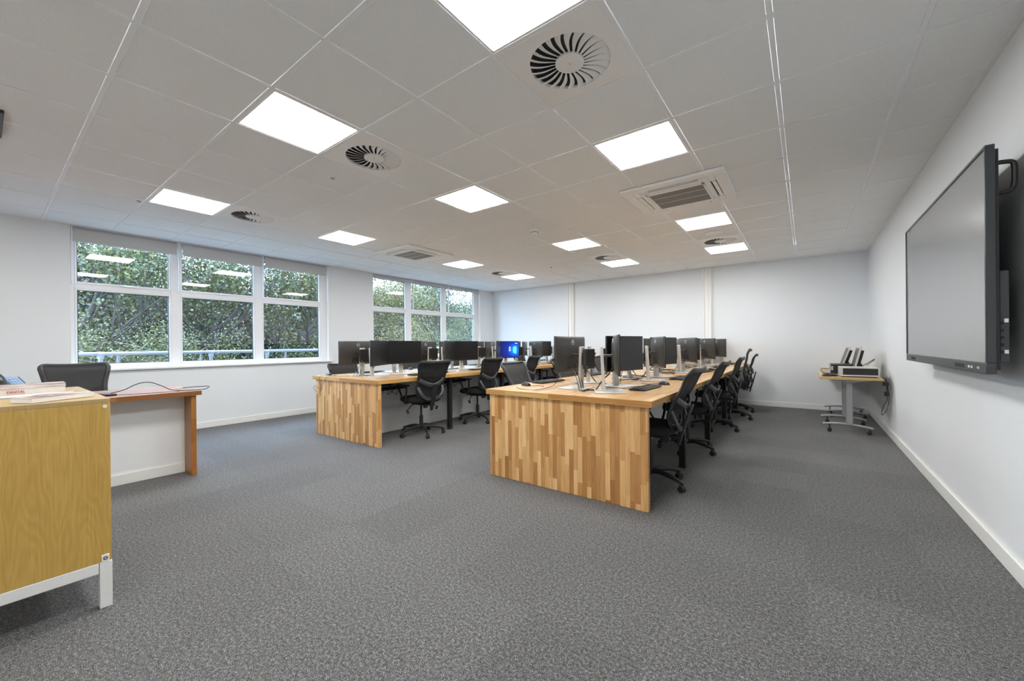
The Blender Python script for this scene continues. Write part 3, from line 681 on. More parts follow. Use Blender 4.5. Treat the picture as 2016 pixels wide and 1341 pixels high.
# ------------------------------------------------------------------ chairs
def make_chair(lift=0.0, rec=.28):
    t = thing('office_chair', '', 'chair'); zs = .455+lift
    b = MB(); b.tube([(0, 0, .075), (0, 0, .09), (0, 0, .13), (0, 0, .135)], [.02, .038, .034, .028], 20); b.build('hub', 'chair_black', t)
    leg = None
    for k in range(5):
        a = 2*PI*k/5+PI/2+.3
        if leg is None:
            b = MB(); b.tube([(.02, 0, .108), (.10, 0, .115), (.20, 0, .100), (.30, 0, .072), (.312, 0, .066)], [.024, .022, .018, .014, .006], 10, rb=None); leg = b.build('base_leg', 'chair_black', t); leg.rotation_euler = (0, 0, a)
            w = MB(); w.cyl((.295, -.022, .026), (.295, -.004, .026), .026, n=18); w.cyl((.295, .004, .026), (.295, .022, .026), .026, n=18); w.tube([(.278, 0, .03), (.292, 0, .056), (.305, 0, .06)], [.012, .018, .01], 10); cas = w.build('caster', 'chair_black', leg)
        else:
            l2 = leg.copy(); C.objects.link(l2); l2.parent = t; l2.rotation_euler = (0, 0, a); c2 = cas.copy(); C.objects.link(c2); c2.parent = l2
    b = MB(); b.cyl((0, 0, .12), (0, 0, .26), .026, n=18); b.cyl((0, 0, .26), (0, 0, zs-.03), .014, n=14); b.build('gas_column', 'chair_black', t)
    b = MB(); b.plate([(-.07, -.12), (.07, -.12), (.09, .10), (-.09, .10)], zs-.045, zs-.008); b.build('tilt_mechanism', 'chair_black', t, bevel=.006)
    for s in (-1, 1):
        b = MB(); b.tube(smooth_path([(s*.07, .0, zs-.03), (s*.16, -.01, zs-.045), (s*.22, -.03, zs-.09)], 5), .006, 8)
        b.obox((s*.235, -.035, zs-.115), (.018, .03, .05), Matrix.Rotation(s*.5, 3, 'Y')); b.build('lever', 'chair_grey', t)
    b = MB(); b.cyl((-.055, -.15, zs-.05), (-.015, -.15, zs-.05), .028, n=16); b.build('tension_knob', 'chair_grey', t)
    # seat: superellipse loft
    b = MB(); rings = []; n = 40
    for z, g_ in ((-.002, .90), (.012, .97), (.035, 1.0), (.055, .985), (.068, .93), (.074, .80), (.076, .4)):
        rg = []
        for k in range(n):
            a = 2*PI*k/n; c_, s_ = math.cos(a), math.sin(a); p = .62
            x = .245*g_*math.copysign(abs(c_)**p, c_); y = .235*g_*math.copysign(abs(s_)**p, s_)
            drop = -.018*max(0, (y-.12)/.12)**2
            rg.append((x, y+.01, zs+z+drop))
        rings.append(rg)
    b.loft(rings); b.build('seat', 'fabric', t)
    # backrest: outline by height
    prof = [(.055, .10), (.07, .155), (.11, .190), (.18, .205), (.26, .200), (.32, .203), (.39, .215), (.46, .229), (.505, .235)]
    def yb_(h, x): # depth of back surface
        return -.232-rec*max(0, h-.12)-.35*max(0, h-.46)+.03*math.exp(-((h-.22)/.12)**2)+.38*x*x
    zo = zs+.015
    L_ = [(w, h) for h, w in prof]
    left = [(-w, yb_(h, w), zo+h) for h, w in prof]; right = [(w, yb_(h, w), zo+h) for h, w in prof]
    top = [(x, yb_(.52, x)-.006, zo+.525-.006*math.cos(x*8)) for x in (-.21, -.13, -.05, .05, .13, .21)]
    bot = [(x, yb_(.05, x), zo+.042+.0*x) for x in (.06, 0, -.06)]
    loop = left+top+list(reversed(right))+bot
    P = []
    LP = [Vector(p) for p in loop]; m_ = len(LP)
    for i in range(m_):
        p0, p1, p2, p3 = LP[(i-1) % m_], LP[i], LP[(i+1) % m_], LP[(i+2) % m_]
        for k in range(3):
            u = k/3; P.append(.5*((2*p1)+(p2-p0)*u+(2*p0-5*p1+4*p2-p3)*u*u+(3*p1-p0-3*p2+p3)*u**3))
    b = MB(); b.tube(P, .021, 8, True, rb=.014, up=(0, 1, 0)); b.build('backrest_frame', 'chair_black', t)
    # mesh sheet
    b = MB(); vs = []; fs = []; nu = 10
    rows = [(h, w) for h, w in prof]+[(.518, .22)]
    for h, w in rows:
        for k in range(nu+1): x = -w+2*w*k/nu; vs.append((x, yb_(h, x)+.004, zo+h))
    for r in range(len(rows)-1):
        for k in range(nu): a = r*(nu+1)+k; fs.append((a, a+1, a+nu+2, a+nu+1))
    b.add(vs, fs); b.build('mesh_panel', 'chair_mesh', t)
    # lumbar band and spine
    b = MB(); pts = []
    for k in range(13):
        x = -.205+.41*k/12; q = abs(x)/.205; pts.append((x, yb_(.27, x)-.012-.035*(1-q*q), zo+.215+.085*q**1.6))
    b.tube(pts, .010, 10, rb=.027, up=(0, 0, 1)); 
    b.build('lumbar_band', 'chair_grey', t)
    b = MB(); b.loft([[(-w, y, z), (w, y, z), (w, y-d, z), (-w, y-d, z)] for w, y, z, d in ((.036, -.292-rec*.12, zo+.235, .014), (.036, -.283-rec*.06, zo+.15, .018), (.036, -.265, zo+.04, .024), (.028, -.238, zs-.02, .026), (.018, -.225, zs-.105, .018))])
    b.build('spine', 'chair_black', t, bevel=.005)
    b = MB(); b.loft([[(-.03, y, z-.012), (.03, y, z-.012), (.03, y, z+.012), (-.03, y, z+.012)] for y, z in ((-.235, zs-.03), (-.10, zs-.025))]); b.build('spine_joint', 'chair_black', t, bevel=.004)
    # lower frame wings that tie the frame to the spine
    b = MB()
    for s in (-1, 1): b.tube(smooth_path([(s*.195, yb_(.2, .19)-.008, zo+.20), (s*.165, -.262, zo+.10), (s*.10, -.268, zo+.045), (s*.02, -.268, zo+.035)], 5), .022, 8, rb=.010, up=(0, 1, 0))
    b.build('back_wing', 'chair_grey', t)
    for s in (-1, 1):
        b = MB(); x = s*.262
        b.tube(smooth_path([(s*.20, .0, zs-.005), (x, .0, zs+.0), (x, -.03, zs+.05), (x, -.055, zs+.17), (x, -.04, zs+.225)], 5), .013, 8, rb=.009)
        b.tube(smooth_path([(x, .0, zs+.005), (x, .05, zs+.06), (x, .13, zs+.19), (x, .14, zs+.225)], 5), .013, 8, rb=.009)
        ar = b.build('armrest', 'chair_black', t)
        b = MB(); b.plate([(x-.030, -.085), (x+.030, -.085), (x+.034, .0), (x+.028, .155), (x-.028, .155), (x-.034, .0)], zs+.222, zs+.240); b.build('arm_pad', 'black_plastic', ar, bevel=.006)
    return t
ch0 = make_chair(0, .40)
mid = None
first = [True]
def put_chair(x, y, face, label, group, src=None):
    s = src or ch0
    rz = face-PI/2
    if s is ch0 and first[0]:
        first[0] = False; s.location = (x, y, .001); s.rotation_euler = (0, 0, rz); s['label'] = label; s['group'] = group; return s
    return dup(s, (x, y, .001), rz, label, group)
G = 'office chairs around the computer desks'
mid = make_chair(0, .24); mid.location = (-4.21, 3.61, .001); mid.rotation_euler = (0, 0, PI/2+rad(-6)); mid['group'] = G
mid['label'] = 'black mesh office chair, nearest between the two long desks, pushed into the window-side desk'
for n, (x, y, a) in enumerate([(-1.03, 3.40, 6), (-1.03, 4.80, 3), (-.96, 6.28, -3), None, (-.99, 8.02, 4)] if False else [(-1.09, 3.50, 0), (-1.08, 4.80, -1), (-1.03, 6.22, 0), (-.98, 7.24, 6), (-1.02, 8.06, 3)]):
    lab = 'black mesh office chair, %s on the aisle side of the right-hand desk' % ORD[n]
    if n == 3:
        hi = make_chair(.10, .10); hi.location = (x, y, .001); hi.rotation_euler = (0, 0, PI+rad(a)-PI/2); hi['label'] = 'black mesh office chair raised highest, fourth along the aisle side of the right-hand desk'; hi['group'] = G
    else: put_chair(x, y, PI+rad(a), lab, G, src=None if n < 2 else mid)
for n, (x, y, a) in enumerate([(-4.21, 3.61, -6), (-4.20, 4.76, 2), (-4.20, 5.90, 10), (-4.22, 7.1, 0), (-4.22, 8.3, 0)]):
    if n: put_chair(x, y, PI+rad(a), 'black mesh office chair, %s between the two long desks, pushed into the window-side desk' % ORD[n], G, src=mid)
lo = None
for n, (x, y, a) in enumerate([(-2.29, 3.68, 4), (-2.36, 4.85, -4), (-2.36, 6.1, 3), (-2.36, 7.35, 0), (-2.36, 8.35, 0)]):
    put_chair(x, y, rad(a), 'black mesh office chair, %s on the left side of the right-hand desk' % ORD[n], G)
for n, (x, y, a) in enumerate([(-5.55, 3.45, 0), (-5.55, 4.78, 3), (-5.55, 6.03, -3), (-5.55, 7.25, 0), (-5.55, 8.3, 0)]):
    if n == 0:
        lo = make_chair(-.07); lo.location = (x, y, .001); lo.rotation_euler = (0, 0, rad(a)-PI/2); lo['label'] = 'black mesh office chair set low, nearest under the windows behind the left desk'; lo['group'] = G
    else: put_chair(x, y, rad(a), 'black mesh office chair, %s under the windows behind the window-side desk' % ORD[n], G, src=lo if n < 3 else None)

# ------------------------------------------------------------------ teacher's desk on the left
t = thing('teacher_desk', 'reddish walnut desk behind the oak cabinet at the left', 'desk', (-4.63, 1.27, 0))
b = MB(); b.box(-.87, -.012, -2.4, -.0, DT-.04, DT); b.build('worktop', 'walnut_top', t)
b = MB(); b.box(-.012, 0, -2.4, 0, DT-.04, DT); b.build('front_lipping', 'walnut_edge', t)
b = MB(); b.box(-.245, -.03, -.075, -.035, .001, DT-.04); b.build('leg', 'walnut_leg', t, bevel=.002)
b = MB(); b.box(-.34, -.24, -2.4, -.045, .001, DT-.04); sw_ = b.build('spine_wall', 'wall', t, smooth=False)
b = MB(); b.box(-.24, -.225, -2.4, -.076, .001, .095); b.build('baseboard', 'white_paint', sw_, bevel=.003)
tc_ = make_chair(.05, .10); tc_.location = (-5.68, .60, .001); tc_.rotation_euler = (0, 0, rad(4)-PI/2); tc_['label'] = 'black mesh office chair behind the walnut desk on the left'; tc_['group'] = G
# gadget and cable on it
b = MB(); b.plate([(-5.0, .60), (-4.80, .64), (-4.79, .71), (-4.99, .69)], DT+.001, DT+.018); tag(b.build('adapter', 'black_plastic', bevel=.004), 'flat black adapter lying on the walnut desk beside the cabinet', 'adapter')
t = thing('display_lead', 'long black display lead arching over the walnut desk', 'cable', (-4.8, .68, DT))
pts = [(-.06, .0, .02), (-.02, .08, .045), (.0, .16, .09), (.02, .235, .102), (.03, .31, .07), (.05, .385, .022), (.08, .46, .008), (.13, .56, .008), (.155, .62, .012), (.13, .66, .03), (.05, .66, .03), (-.03, .57, .025), (-.09, .51, .018)]
b = MB(); b.tube(smooth_path(pts, 6), .0035, 8); b.build('cord', 'cable', t)
b = MB(); b.tube([(-.09, .51, .018), (-.13, .465, .014)], [.008, .009], 10); b.build('plug', 'white_cable', t)
cable([(-4.80, .69, DT+.006), (-4.75, .85, DT+.005), (-4.72, 1.05, DT+.005), (-4.70, 1.12, DT+.006)], 'thin black lead lying straight along the walnut desk edge', .0022)
# phone
t = thing('desk_phone', 'black desk phone with a blue key panel on the walnut desk, far left', 'phone', (-5.02, .12, DT+.001), rad(20))
b = MB(); b.loft([[(-.10, -.11, 0), (.10, -.11, 0), (.10, .11, 0), (-.10, .11, 0)], [(-.10, -.11, .19), (.10, -.11, .08), (.10, .11, .08), (-.10, .11, .19)]]); b.build('body', 'black_plastic', t, bevel=.006)
nrm = Vector((.11, 0, .2)).normalized(); rm = Matrix(((.8762, 0, .4819), (0, 1, 0), (-.4819, 0, .8762)))
b = MB(); b.obox((-.02, .055, .150), (.16, .075, .008), rm); b.build('display_panel', 'phone_blue', t, bevel=.002)
b = MB()
for r in range(4):
    for k in range(3): b.obox((-.05+r*.03, .035+k*.02, .1725-r*.0165), (.014, .010, .004), rm)
b.build('keys', 'sensor', t)
b = MB(); b.tube(smooth_path([(.08, -.035, .11), (.05, -.035, .165), (-.03, -.035, .205), (-.09, -.035, .225), (-.12, -.035, .205)], 4), .022, 10); b.build('handset', 'black_plastic', t)

# ------------------------------------------------------------------ oak cabinet
t = thing('oak_cabinet', 'oak veneer cabinet on a white metal base at the left edge', 'cabinet', (-2.63, .366, 0))
b = MB(); b.box(-1.0, 0, -.80, 0, .215, .955); b.build('carcass', 'oak', t, bevel=.0015)
b = MB(); b.box(-1.0, 0, -.80, 0, .955, .976); b.build('top', 'oak_top', t, bevel=.0015)
b = MB(); b.cyl((-.002, -.018, .940), (.003, -.018, .940), .008, n=20); b.build('cover_cap', 'white_metal', t)
b = MB(); b.box(-.035, .003, -.80, -.042, .165, .214); b.box(-1.0, -.965, -.80, 0, .165, .214); b.box(-.965, -.035, -.04, 0, .165, .214); b.build('base_rail', 'white_metal', t, bevel=.002)
for x, y in ((-.042, -.040), (-1.0, -.040), (-.042, -.80), (-1.0, -.80)):
    b = MB(); b.box(x, x+.047, y, y+.042, .001, .214); b.build('leg', 'white_metal', t, bevel=.002)
b = MB(); b.box(.0, .006, -.034, -.008, .212, .248); br = b.build('corner_bracket', 'white_metal', t, bevel=.002)
b = MB(); b.tube([(.007, -.021+.006*math.cos(a*PI/10), .232+.006*math.sin(a*PI/10)) for a in range(20)], .0016, 6, True); b.build('screw', 'black_metal', br)

# books and papers on the cabinet
CT = .9775
def slab(name, label, cat, quad, z0, h, cover, group=None):
    t = thing(name, label, cat, (quad[0][0], quad[0][1], z0), 0, group)
    q = [(x-quad[0][0], y-quad[0][1]) for x, y in quad]; cxq = sum(x for x, _ in q)/4; cyq = sum(y for _, y in q)/4
    inn = [(cxq+(x-cxq)*.985, cyq+(y-cyq)*.985) for x, y in q]
    b = MB(); b.plate(inn, .0008, h-.0008); b.build('pages', 'paper', t, smooth=False)
    b = MB(); b.plate(q, h-.0008, h); b.plate(q, 0, .0008); b.build('cover', cover, t, smooth=False)
    return t
def cover_mat(name, a, c_, d, scale=7, inks=False):
    t = NT(name); v = t.coords(); n = t.noise(v, scale, 4, .6)
    col = t.ramp(n, [(.0, a), (.47, a), (.52, c_), (.60, d), (.68, a), (1, a)])
    t.principled(col, .35); M[name] = t.m; return name
cover_mat('magazine_cover', 'c9c6c0', 'b07a72', '57605e', 9)
cover_mat('magazine_cover_red', 'd0ccc6', 'c8867c', '9aa09a', 8)
def print_mat():
    t = NT('printed_sheet'); v = t.coords(); sp = t.n('ShaderNodeSeparateXYZ'); t.l(v, sp.inputs[0])
    ln = t.math('GREATER_THAN', t.math('FRACT', t.math('MULTIPLY', sp.outputs[1], 90)), .6)
    wd = t.math('GREATER_THAN', t.noise(t.coords((30, 300, 1)), 1, 1), .5)
    col = t.mixc(t.math('MULTIPLY', t.math('MULTIPLY', ln, wd), .5), (.8, .8, .8), (.2, .22, .3)); t.principled(col, .6); M['printed'] = t.m
print_mat()
slab('magazine', 'thick glossy magazine lying at the front corner of the oak cabinet', 'magazine', [(-2.76, .075), (-2.66, .13), (-2.80, .335), (-2.98, .27)], CT, .022, 'magazine_cover')
slab('paper_sheet', 'printed white sheets lying between the magazines on the oak cabinet', 'paper', [(-3.13, -.02), (-3.03, -.02), (-3.06, .295), (-3.24, .305)], CT, .004, 'printed')
mg = slab('magazine', 'magazine with red DIGITAL lettering on its spine on the oak cabinet', 'magazine', [(-3.20, -.05), (-3.30, .285), (-3.55, .30), (-3.45, -.05)], CT+.0, .028, 'magazine_cover_red')
e = Vector((-.10, .335, 0)).normalized()
b = MB(); text_into(b, 'DIGITAL', .017, M4(e, (0, 0, 1), e.cross(Vector((0, 0, 1))), e*.165+Vector((0, 0, .014))+e.cross(Vector((0, 0, 1)))*.0015), .0006); b.build('spine_lettering', 'red_ink', mg, smooth=False)
slab('magazine', 'pale magazine on top of the red-lettered one on the oak cabinet', 'magazine', [(-3.26, -.05), (-3.35, .29), (-3.58, .30), (-3.50, -.05)], CT+.029, .010, 'magazine_cover')

# ------------------------------------------------------------------ wall display
t = thing('wall_display', 'large black-framed interactive display mounted on the right wall', 'television', (.70, 2.925, 1.045))
Wd, Hd = 1.905, 1.11; fr = .016; chin = .055
b = MB(); b.box(0, .030, 0, Wd, 0, .004+.0); 
b = MB(); b.box(0, .034, 0, Wd, 0, chin); b.box(0, .034, 0, Wd, Hd-fr, Hd); b.box(0, .034, 0, fr, chin, Hd-fr); b.box(0, .034, Wd-fr, Wd, chin, Hd-fr); b.build('frame', 'tvframe', t, bevel=.003)
b = MB(); b.box(.006, .012, fr, Wd-fr, chin, Hd-fr); b.build('glass', 'tvglass', t, smooth=False)
b = MB(); b.box(.034, .050, .02, Wd-.02, .02, Hd-.02); b.build('rear_cover', 'black_metal', t, bevel=.003)
b = MB(); b.box(.050, .082, .03, .42, .06, .50); m_ = b.build('input_box', 'tvframe', t, bevel=.004)
for k in range(5): b = MB(); b.box(.052, .064, .0285, .030, .10+k*.035, .114+k*.035); b.build('port', 'dark', m_)
for k in (0, 5): b = MB(); b.box(.065, .078, .028, .030, .10+k*.030, .118+k*.030); b.build('port_sign', 'white_ink', m_)
b = MB(); b.tube(smooth_path([(.05, .06, 1.03), (.075, .06, 1.03), (.105, .06, 1.02), (.110, .06, .97), (.105, .06, .90), (.075, .06, .885), (.05, .06, .885)], 5), .011, 8); b.build('handle', 'black_plastic', t)
b = MB(); b.tube(smooth_path([(.05, Wd-.06, 1.03), (.075, Wd-.06, 1.03), (.105, Wd-.06, 1.02), (.110, Wd-.06, .97), (.105, Wd-.06, .90), (.075, Wd-.06, .885), (.05, Wd-.06, .885)], 5), .011, 8); b.build('handle', 'black_plastic', t)
b = MB()
for y in (.6, 1.3): b.box(.05, .105, y-.03, y+.03, .15, .95)
b.box(.105, XR-.70-.001, .45, 1.45, .42, .50); b.box(.105, XR-.70-.001, .45, 1.45, .70, .78); b.build('wall_bracket', 'black_metal', t, bevel=.003)
b = MB()
for y in (.10, .12, .20, .215, .245, .26): b.box(-.001, .0, y, y+.009, .02, .032)
b.build('control_icons', 'white_ink', t)
b = MB(); b.box(-.001, 0, .34, .50, .015, .036); b.box(-.001, 0, 1.55, 1.70, .015, .036); b.build('speaker_grille', 'dark', t)

# ------------------------------------------------------------------ side tables with old computers
def side_table(label, y0, y1, feet):
    t = thing('flip_table', label, 'table', (.455+(.075 if y0 > 7.8 else 0), y0, 0), 0, 'folding tables on castors by the wall')
    L = y1-y0; zt = .75
    b = MB(); b.box(-.305, .305, .003, L-.003, zt-.028, zt); b.build('tabletop', 'beech', t, bevel=.002)
    b = MB(); b.box(-.308, .308, 0, .003, zt-.028, zt); b.box(-.308, -.305, 0, L, zt-.028, zt); b.box(.305, .308, 0, L, zt-.028, zt); b.build('edging', 'beech_edge', t)
    for fy in feet:
        y = fy-y0
        b = MB(); o = [(-.24, zt-.03), (-.20, zt-.052), (-.09, zt-.062), (-.05, zt-.085), (.0, zt-.095), (.05, zt-.085), (.08, zt-.07), (.20, zt-.055), (.26, zt-.03)]
        b.add([(x, y-.012, z) for x, z in o]+[(x, y+.012, z) for x, z in o], [tuple(range(9)), tuple(reversed(range(9, 18)))]+[(i, i+9, (i+1) % 9+9, (i+1) % 9) for i in range(9)]); b.build('bracket', 'grey_metal', t)
        b = MB(); b.box(-.035, .035, y-.022, y+.022, .105, zt-.08); b.build('column', 'grey_metal', t, bevel=.008)
        b = MB(); P = [(-.28, y, .100), (-.15, y, .118), (0, y, .116), (.12, y, .104), (.235, y, .082)]
        b.tube(smooth_path(P, 5), .017, 10, rb=.011, up=(0, 1, 0)); ft = b.build('foot', 'grey_metal', t)
        for x, z in ((-.205, .108), (.195, .088)):
            w = MB(); w.cyl((x, y-.020, .024), (x, y-.005, .024), .024, n=16); w.cyl((x, y+.005, .024), (x, y+.020, .024), .024, n=16); w.cyl((x, y, .03), (x, y, z), .008, n=8); w.tube([(x-.02, y, .035), (x, y, .052), (x+.02, y, .04)], .012, 8)
            w.build('caster', 'black_plastic', ft)
    return t
side_table('nearer silver-footed folding table on castors by the right wall', 6.62, 7.86, (6.87, 7.58))
side_table('farther silver-footed folding table on castors in the back right corner', 7.87, 8.93, (8.20, 8.75))
TZ = .751
def tower(label, x0, x1, y0, y1, h):
    t = thing('desktop_computer', label, 'computer', (x0, y0, TZ), 0, 'desktop computers on the side tables'); w, d = x1-x0, y1-y0
    b = MB(); b.box(0, w, .012, d, .006, h); b.build('case', 'silver', t, bevel=.004)
    b = MB(); b.box(0, w, 0, .012, .012, .030); b.box(0, w, 0, .012, h-.012, h); b.box(0, .03, 0, .012, .03, h-.012); b.box(w-.012, w, 0, .012, .03, h-.012); b.build('front_bezel', 'silver', t, bevel=.003)
    b = MB(); b.box(.03, w-.012, .003, .012, .03, h-.012); b.build('front_panel', 'black_plastic', t)
    b = MB(); b.box(.02, w-.02, .006, d-.02, 0, .008); b.build('foot', 'black_plastic', t)
    return t
tower('silver-framed desktop computer lying flat on the near edge of the folding table', .355, .735, 6.72, 7.10, .125)
t = thing('desktop_computer', 'black desktop computer with silver end lying behind the nearer one', 'computer', (.27, 7.35, TZ), 0, 'desktop computers on the side tables')
b = MB(); b.box(.015, .36, 0, .40, .0, .135); b.build('case', 'black_plastic', t, bevel=.004)
b = MB(); b.box(0, .015, 0, .40, .0, .14); b.box(.02, .045, -.001, .0, .05, .11); b.build('front_bezel', 'silver', t, bevel=.003)
def old_monitor(label, x, y, lean, z):
    t = thing('old_monitor', label, 'monitor', (x, y, TZ), 0, 'old monitors on the side tables')
    rm = Matrix.Rotation(lean, 3, 'Y'); R4 = rm
    def P(v): return R4@Vector(v)+Vector((0, 0, z))
    b = MB(); b.obox(P((-.01, 0, .19)), (.022, .46, .37), rm); b.build('bezel', 'silver', t, bevel=.004)
    b = MB(); b.obox(P((-.0225, 0, .195)), (.003, .42, .31), rm); b.build('screen', 'screen', t)
    b = MB(); b.obox(P((.02, 0, .19)), (.035, .36, .28), rm); b.build('rear_shell', 'black_plastic', t, bevel=.008)
    b = MB(); b.tube([P((.035, 0, .14)), (.09, 0, .03)], [.03, .035], 10); b.box(-.06, .14, -.12, .12, 0, .018); b.build('stand', 'black_plastic', t, bevel=.003)
    return t
old_monitor('nearer old flat monitor leaning back on the folding table', .53, 7.38, .22, .02)
old_monitor('farther old flat monitor leaning back near the corner', .43, 8.0, .30, .02)
t = dup(kb0, (.26, 7.02, TZ), PI, 'black keyboard lying beside the computers on the folding table', 'keyboards on the desks')
dup(ms0, (.22, 6.76, TZ), PI+.3, 'black mouse on the near left of the folding table', 'mice on the desks')
t = thing('power_adapter', 'black power plugs dangling behind the folding table by the wall', 'power adapter', (.80, 6.75, .0))
b = MB(); b.tube(smooth_path([(-.04, 0, .757), (-.01, 0, .74), (.0, 0, .70), (.005, 0, .58)], 5), .006, 8); b.build('upper_cord', 'cable', t)
b = MB(); b.box(-.035, .02, -.02, .02, .655, .705); b.build('upper_plug', 'black_plastic', t, bevel=.006)
b = MB(); b.box(-.022, .022, -.02, .02, .53, .585); b.build('lower_plug', 'black_plastic', t, bevel=.006)
b = MB(); b.tube(smooth_path([(.0, 0, .53), (.005, 0, .48), (-.03, 0, .40), (-.045, 0, .32), (-.035, 0, .29), (.0, 0, .36), (.02, 0, .46), (.022, 0, .56), (.005, 0, .68)], 6), .0035, 8); b.build('lower_cord', 'cable', t)
cable([(.22, 7.2, TZ+.01), (.17, 7.25, TZ+.05), (.20, 7.33, TZ+.075), (.28, 7.36, TZ+.06)], 'small black lead loop at the end of the black computer', .004)
cable([(.60, 7.05, TZ+.13), (.66, 7.12, TZ+.17), (.74, 7.2, TZ+.22), (.70, 7.3, TZ+.16), (.66, 7.25, TZ+.135)], 'grey-green leads sprouting behind the silver computer', .004)

# ------------------------------------------------------------------ outside
b = MB(); b.box(-60, XL-1.6, -30, 45, -1.2, -1.0); struct(b.build('trim_3', 'earth', smooth=False)); bpy.data.objects['trim_3'].name = 'floor_outside'
b = MB(); b.box(XL-1.6, XL-.301, YF-3, YB+3, -1.2, .1); struct(b.build('floor_terrace', 'paving', smooth=False))
t = thing('safety_railing', 'pale painted tube railing outside the windows', 'railing', (-8.6, 0, 0))
b = MB(); b.cyl((0, -2, 1.125), (0, 12, 1.150), .030, n=14); b.build('top_rail', 'galv', t)
b = MB(); b.cyl((0, -2, .62), (0, 12, .64), .024, n=14); b.build('middle_rail', 'galv', t)
for k, y in enumerate((-1.0, 1.10, 2.50, 3.43, 5.4, 7.4, 9.4)):
    b = MB(); b.cyl((0, y, .1), (0, y, 1.13), .027, n=14); p_ = b.build('post', 'galv', t)
    b = MB(); b.cyl((0, y, 1.055), (0, y, 1.125), .040, n=14); b.cyl((0, y-.04, 1.125), (0, y+.04, 1.125), .040, n=14); b.build('clamp', 'galv', p_)
for y in (1.30, 2.36, 3.80): b = MB(); b.cyl((-.25, y, .1), (-.02, y, 1.11), .020, n=12); b.build('brace', 'galv', t)

rng = np.random.default_rng(4)
def leaves(name, parent, centres, radii, count, size, mat):
    count = int(count*1.9); size = size*.72
    """leaf blades (four-corner, folded along the midrib) filling overlapping blobs"""
    centres = np.array(centres, float); radii = np.array(radii, float)
    k = rng.integers(0, len(centres), count)
    d = rng.normal(size=(count, 3)); d /= np.linalg.norm(d, axis=1)[:, None]
    rr = rng.random(count)**.42
    p = centres[k]+d*radii[k]*rr[:, None]
    a = rng.normal(size=(count, 3)); a[:, 2] -= .3; a /= np.linalg.norm(a, axis=1)[:, None]
    q = np.cross(a, rng.normal(size=(count, 3))); q /= np.linalg.norm(q, axis=1)[:, None]
    nrm = np.cross(a, q); count = int(count); s = size*(.6+.8*rng.random(count))[:, None]
    v = np.stack([p-a*s*.5, p+q*s*.34+nrm*s*.08, p+a*s*.55, p-q*s*.34+nrm*s*.08], 1).reshape(-1, 3)
    me = bpy.data.meshes.new(name); me.vertices.add(len(v)); me.vertices.foreach_set('co', v.ravel())
    me.loops.add(count*4); me.loops.foreach_set('vertex_index', np.arange(count*4)); me.polygons.add(count)
    me.polygons.foreach_set('loop_start', np.arange(count)*4); me.materials.append(M[mat]); me.update(calc_edges=True)
    o = bpy.data.objects.new(name, me); C.objects.link(o); o.parent = parent; return o
def branch(b, p, d, L, r, depth, rnd, tips, spread=.6):
    pts = [p]; rad_ = [r]; q = Vector(p); dd = Vector(d).normalized()
    for k in range(4):
        dd = (dd+Vector((rnd.uniform(-.2, .2), rnd.uniform(-.2, .2), rnd.uniform(-.08, .16)))).normalized(); q = q+dd*L/4; pts.append(q.copy()); rad_.append(r*(1-.14*(k+1)))
    b.tube(pts, rad_, 6 if r > .02 else 4)
    tips.append(q.copy())
    if depth > 0:
        for k in range(3 if depth > 1 else 4):
            i = rnd.choice((2, 3, 4)); nd = (dd+Vector((rnd.uniform(-1, 1), rnd.uniform(-1, 1), rnd.uniform(-.3, .7)))*spread).normalized()
            branch(b, pts[i], nd, L*rnd.uniform(.55, .8), rad_[i]*.6, depth-1, rnd, tips, spread)
def tree(label, x, y, h, cr, n, size, mat, seed, name='tree', lean=0, fill=1.0, z0=-1.0, bare=False, cat='tree', step=4, nlow=26, top=4.2):
    rnd = random.Random(seed); t = thing(name, label, cat, (x, y, z0), 0, 'trees and shrubs outside the windows')
    b = MB(); tr = [(0, 0, 0), (lean*.3, rnd.uniform(-.1, .1), h*.2), (lean*.6, rnd.uniform(-.15, .15), h*.42)]
    b.tube(tr, [.13, .11, .09], 10); b.build('trunk', 'bark', t)
    tips = []; b = MB()
    for k in range(6):
        a = k*1.05+rnd.uniform(-.3, .3); z = rnd.uniform(.2, .42)
        branch(b, Vector((lean*z*1.4, 0, h*z)), (math.cos(a), math.sin(a), .9), h*.26, .055, 3, rnd, tips, .75)
    b.build('branches', 'bark' if not bare else 'twig', t)
    if n:
        cs = [(tp.x, tp.y, tp.z) for tp in tips[::step]]+[(rnd.uniform(-cr, cr), rnd.uniform(-cr, cr), rnd.uniform(.8, top)) for _ in range(nlow)]
        rr = [(cr*.36, cr*.36, cr*.30)]*len(cs); leaves('foliage', t, cs, rr, n, size, mat)
    return t
def shrub(label, x, y, w, h, n, size, mat, seed, twigs=0, z0=-1.0):
    rnd = random.Random(seed); t = thing('shrub', label, 'shrub', (x, y, z0), 0, 'trees and shrubs outside the windows')
    b = MB()
    for k in range(max(twigs, 14)):
        a = rnd.uniform(0, 2*PI); p = Vector((rnd.uniform(-.3, .3)*w, rnd.uniform(-.6, .6)*w, h*rnd.uniform(0, .5))); pts = [p.copy()]; d = Vector((math.cos(a)*.6+.2, math.sin(a)*.9, rnd.uniform(.5, 1.3)))
        for q in range(7):
            d = d+Vector((rnd.uniform(-.5, .5), rnd.uniform(-.6, .6), rnd.uniform(-.5, .1))); p = p+d.normalized()*h*.085; pts.append(p.copy())
        b.tube(pts, [.007-.0007*q for q in range(8)], 4)
    b.build('twigs', 'twig', t)
    cs = [(rnd.uniform(-.5, .5)*w, rnd.uniform(-.8, .8)*w, rnd.uniform(.25, .8)*h) for _ in range(16)]
    leaves('foliage', t, cs, [(w*.45, w*.5, h*.28)]*16, n, size, mat); return t
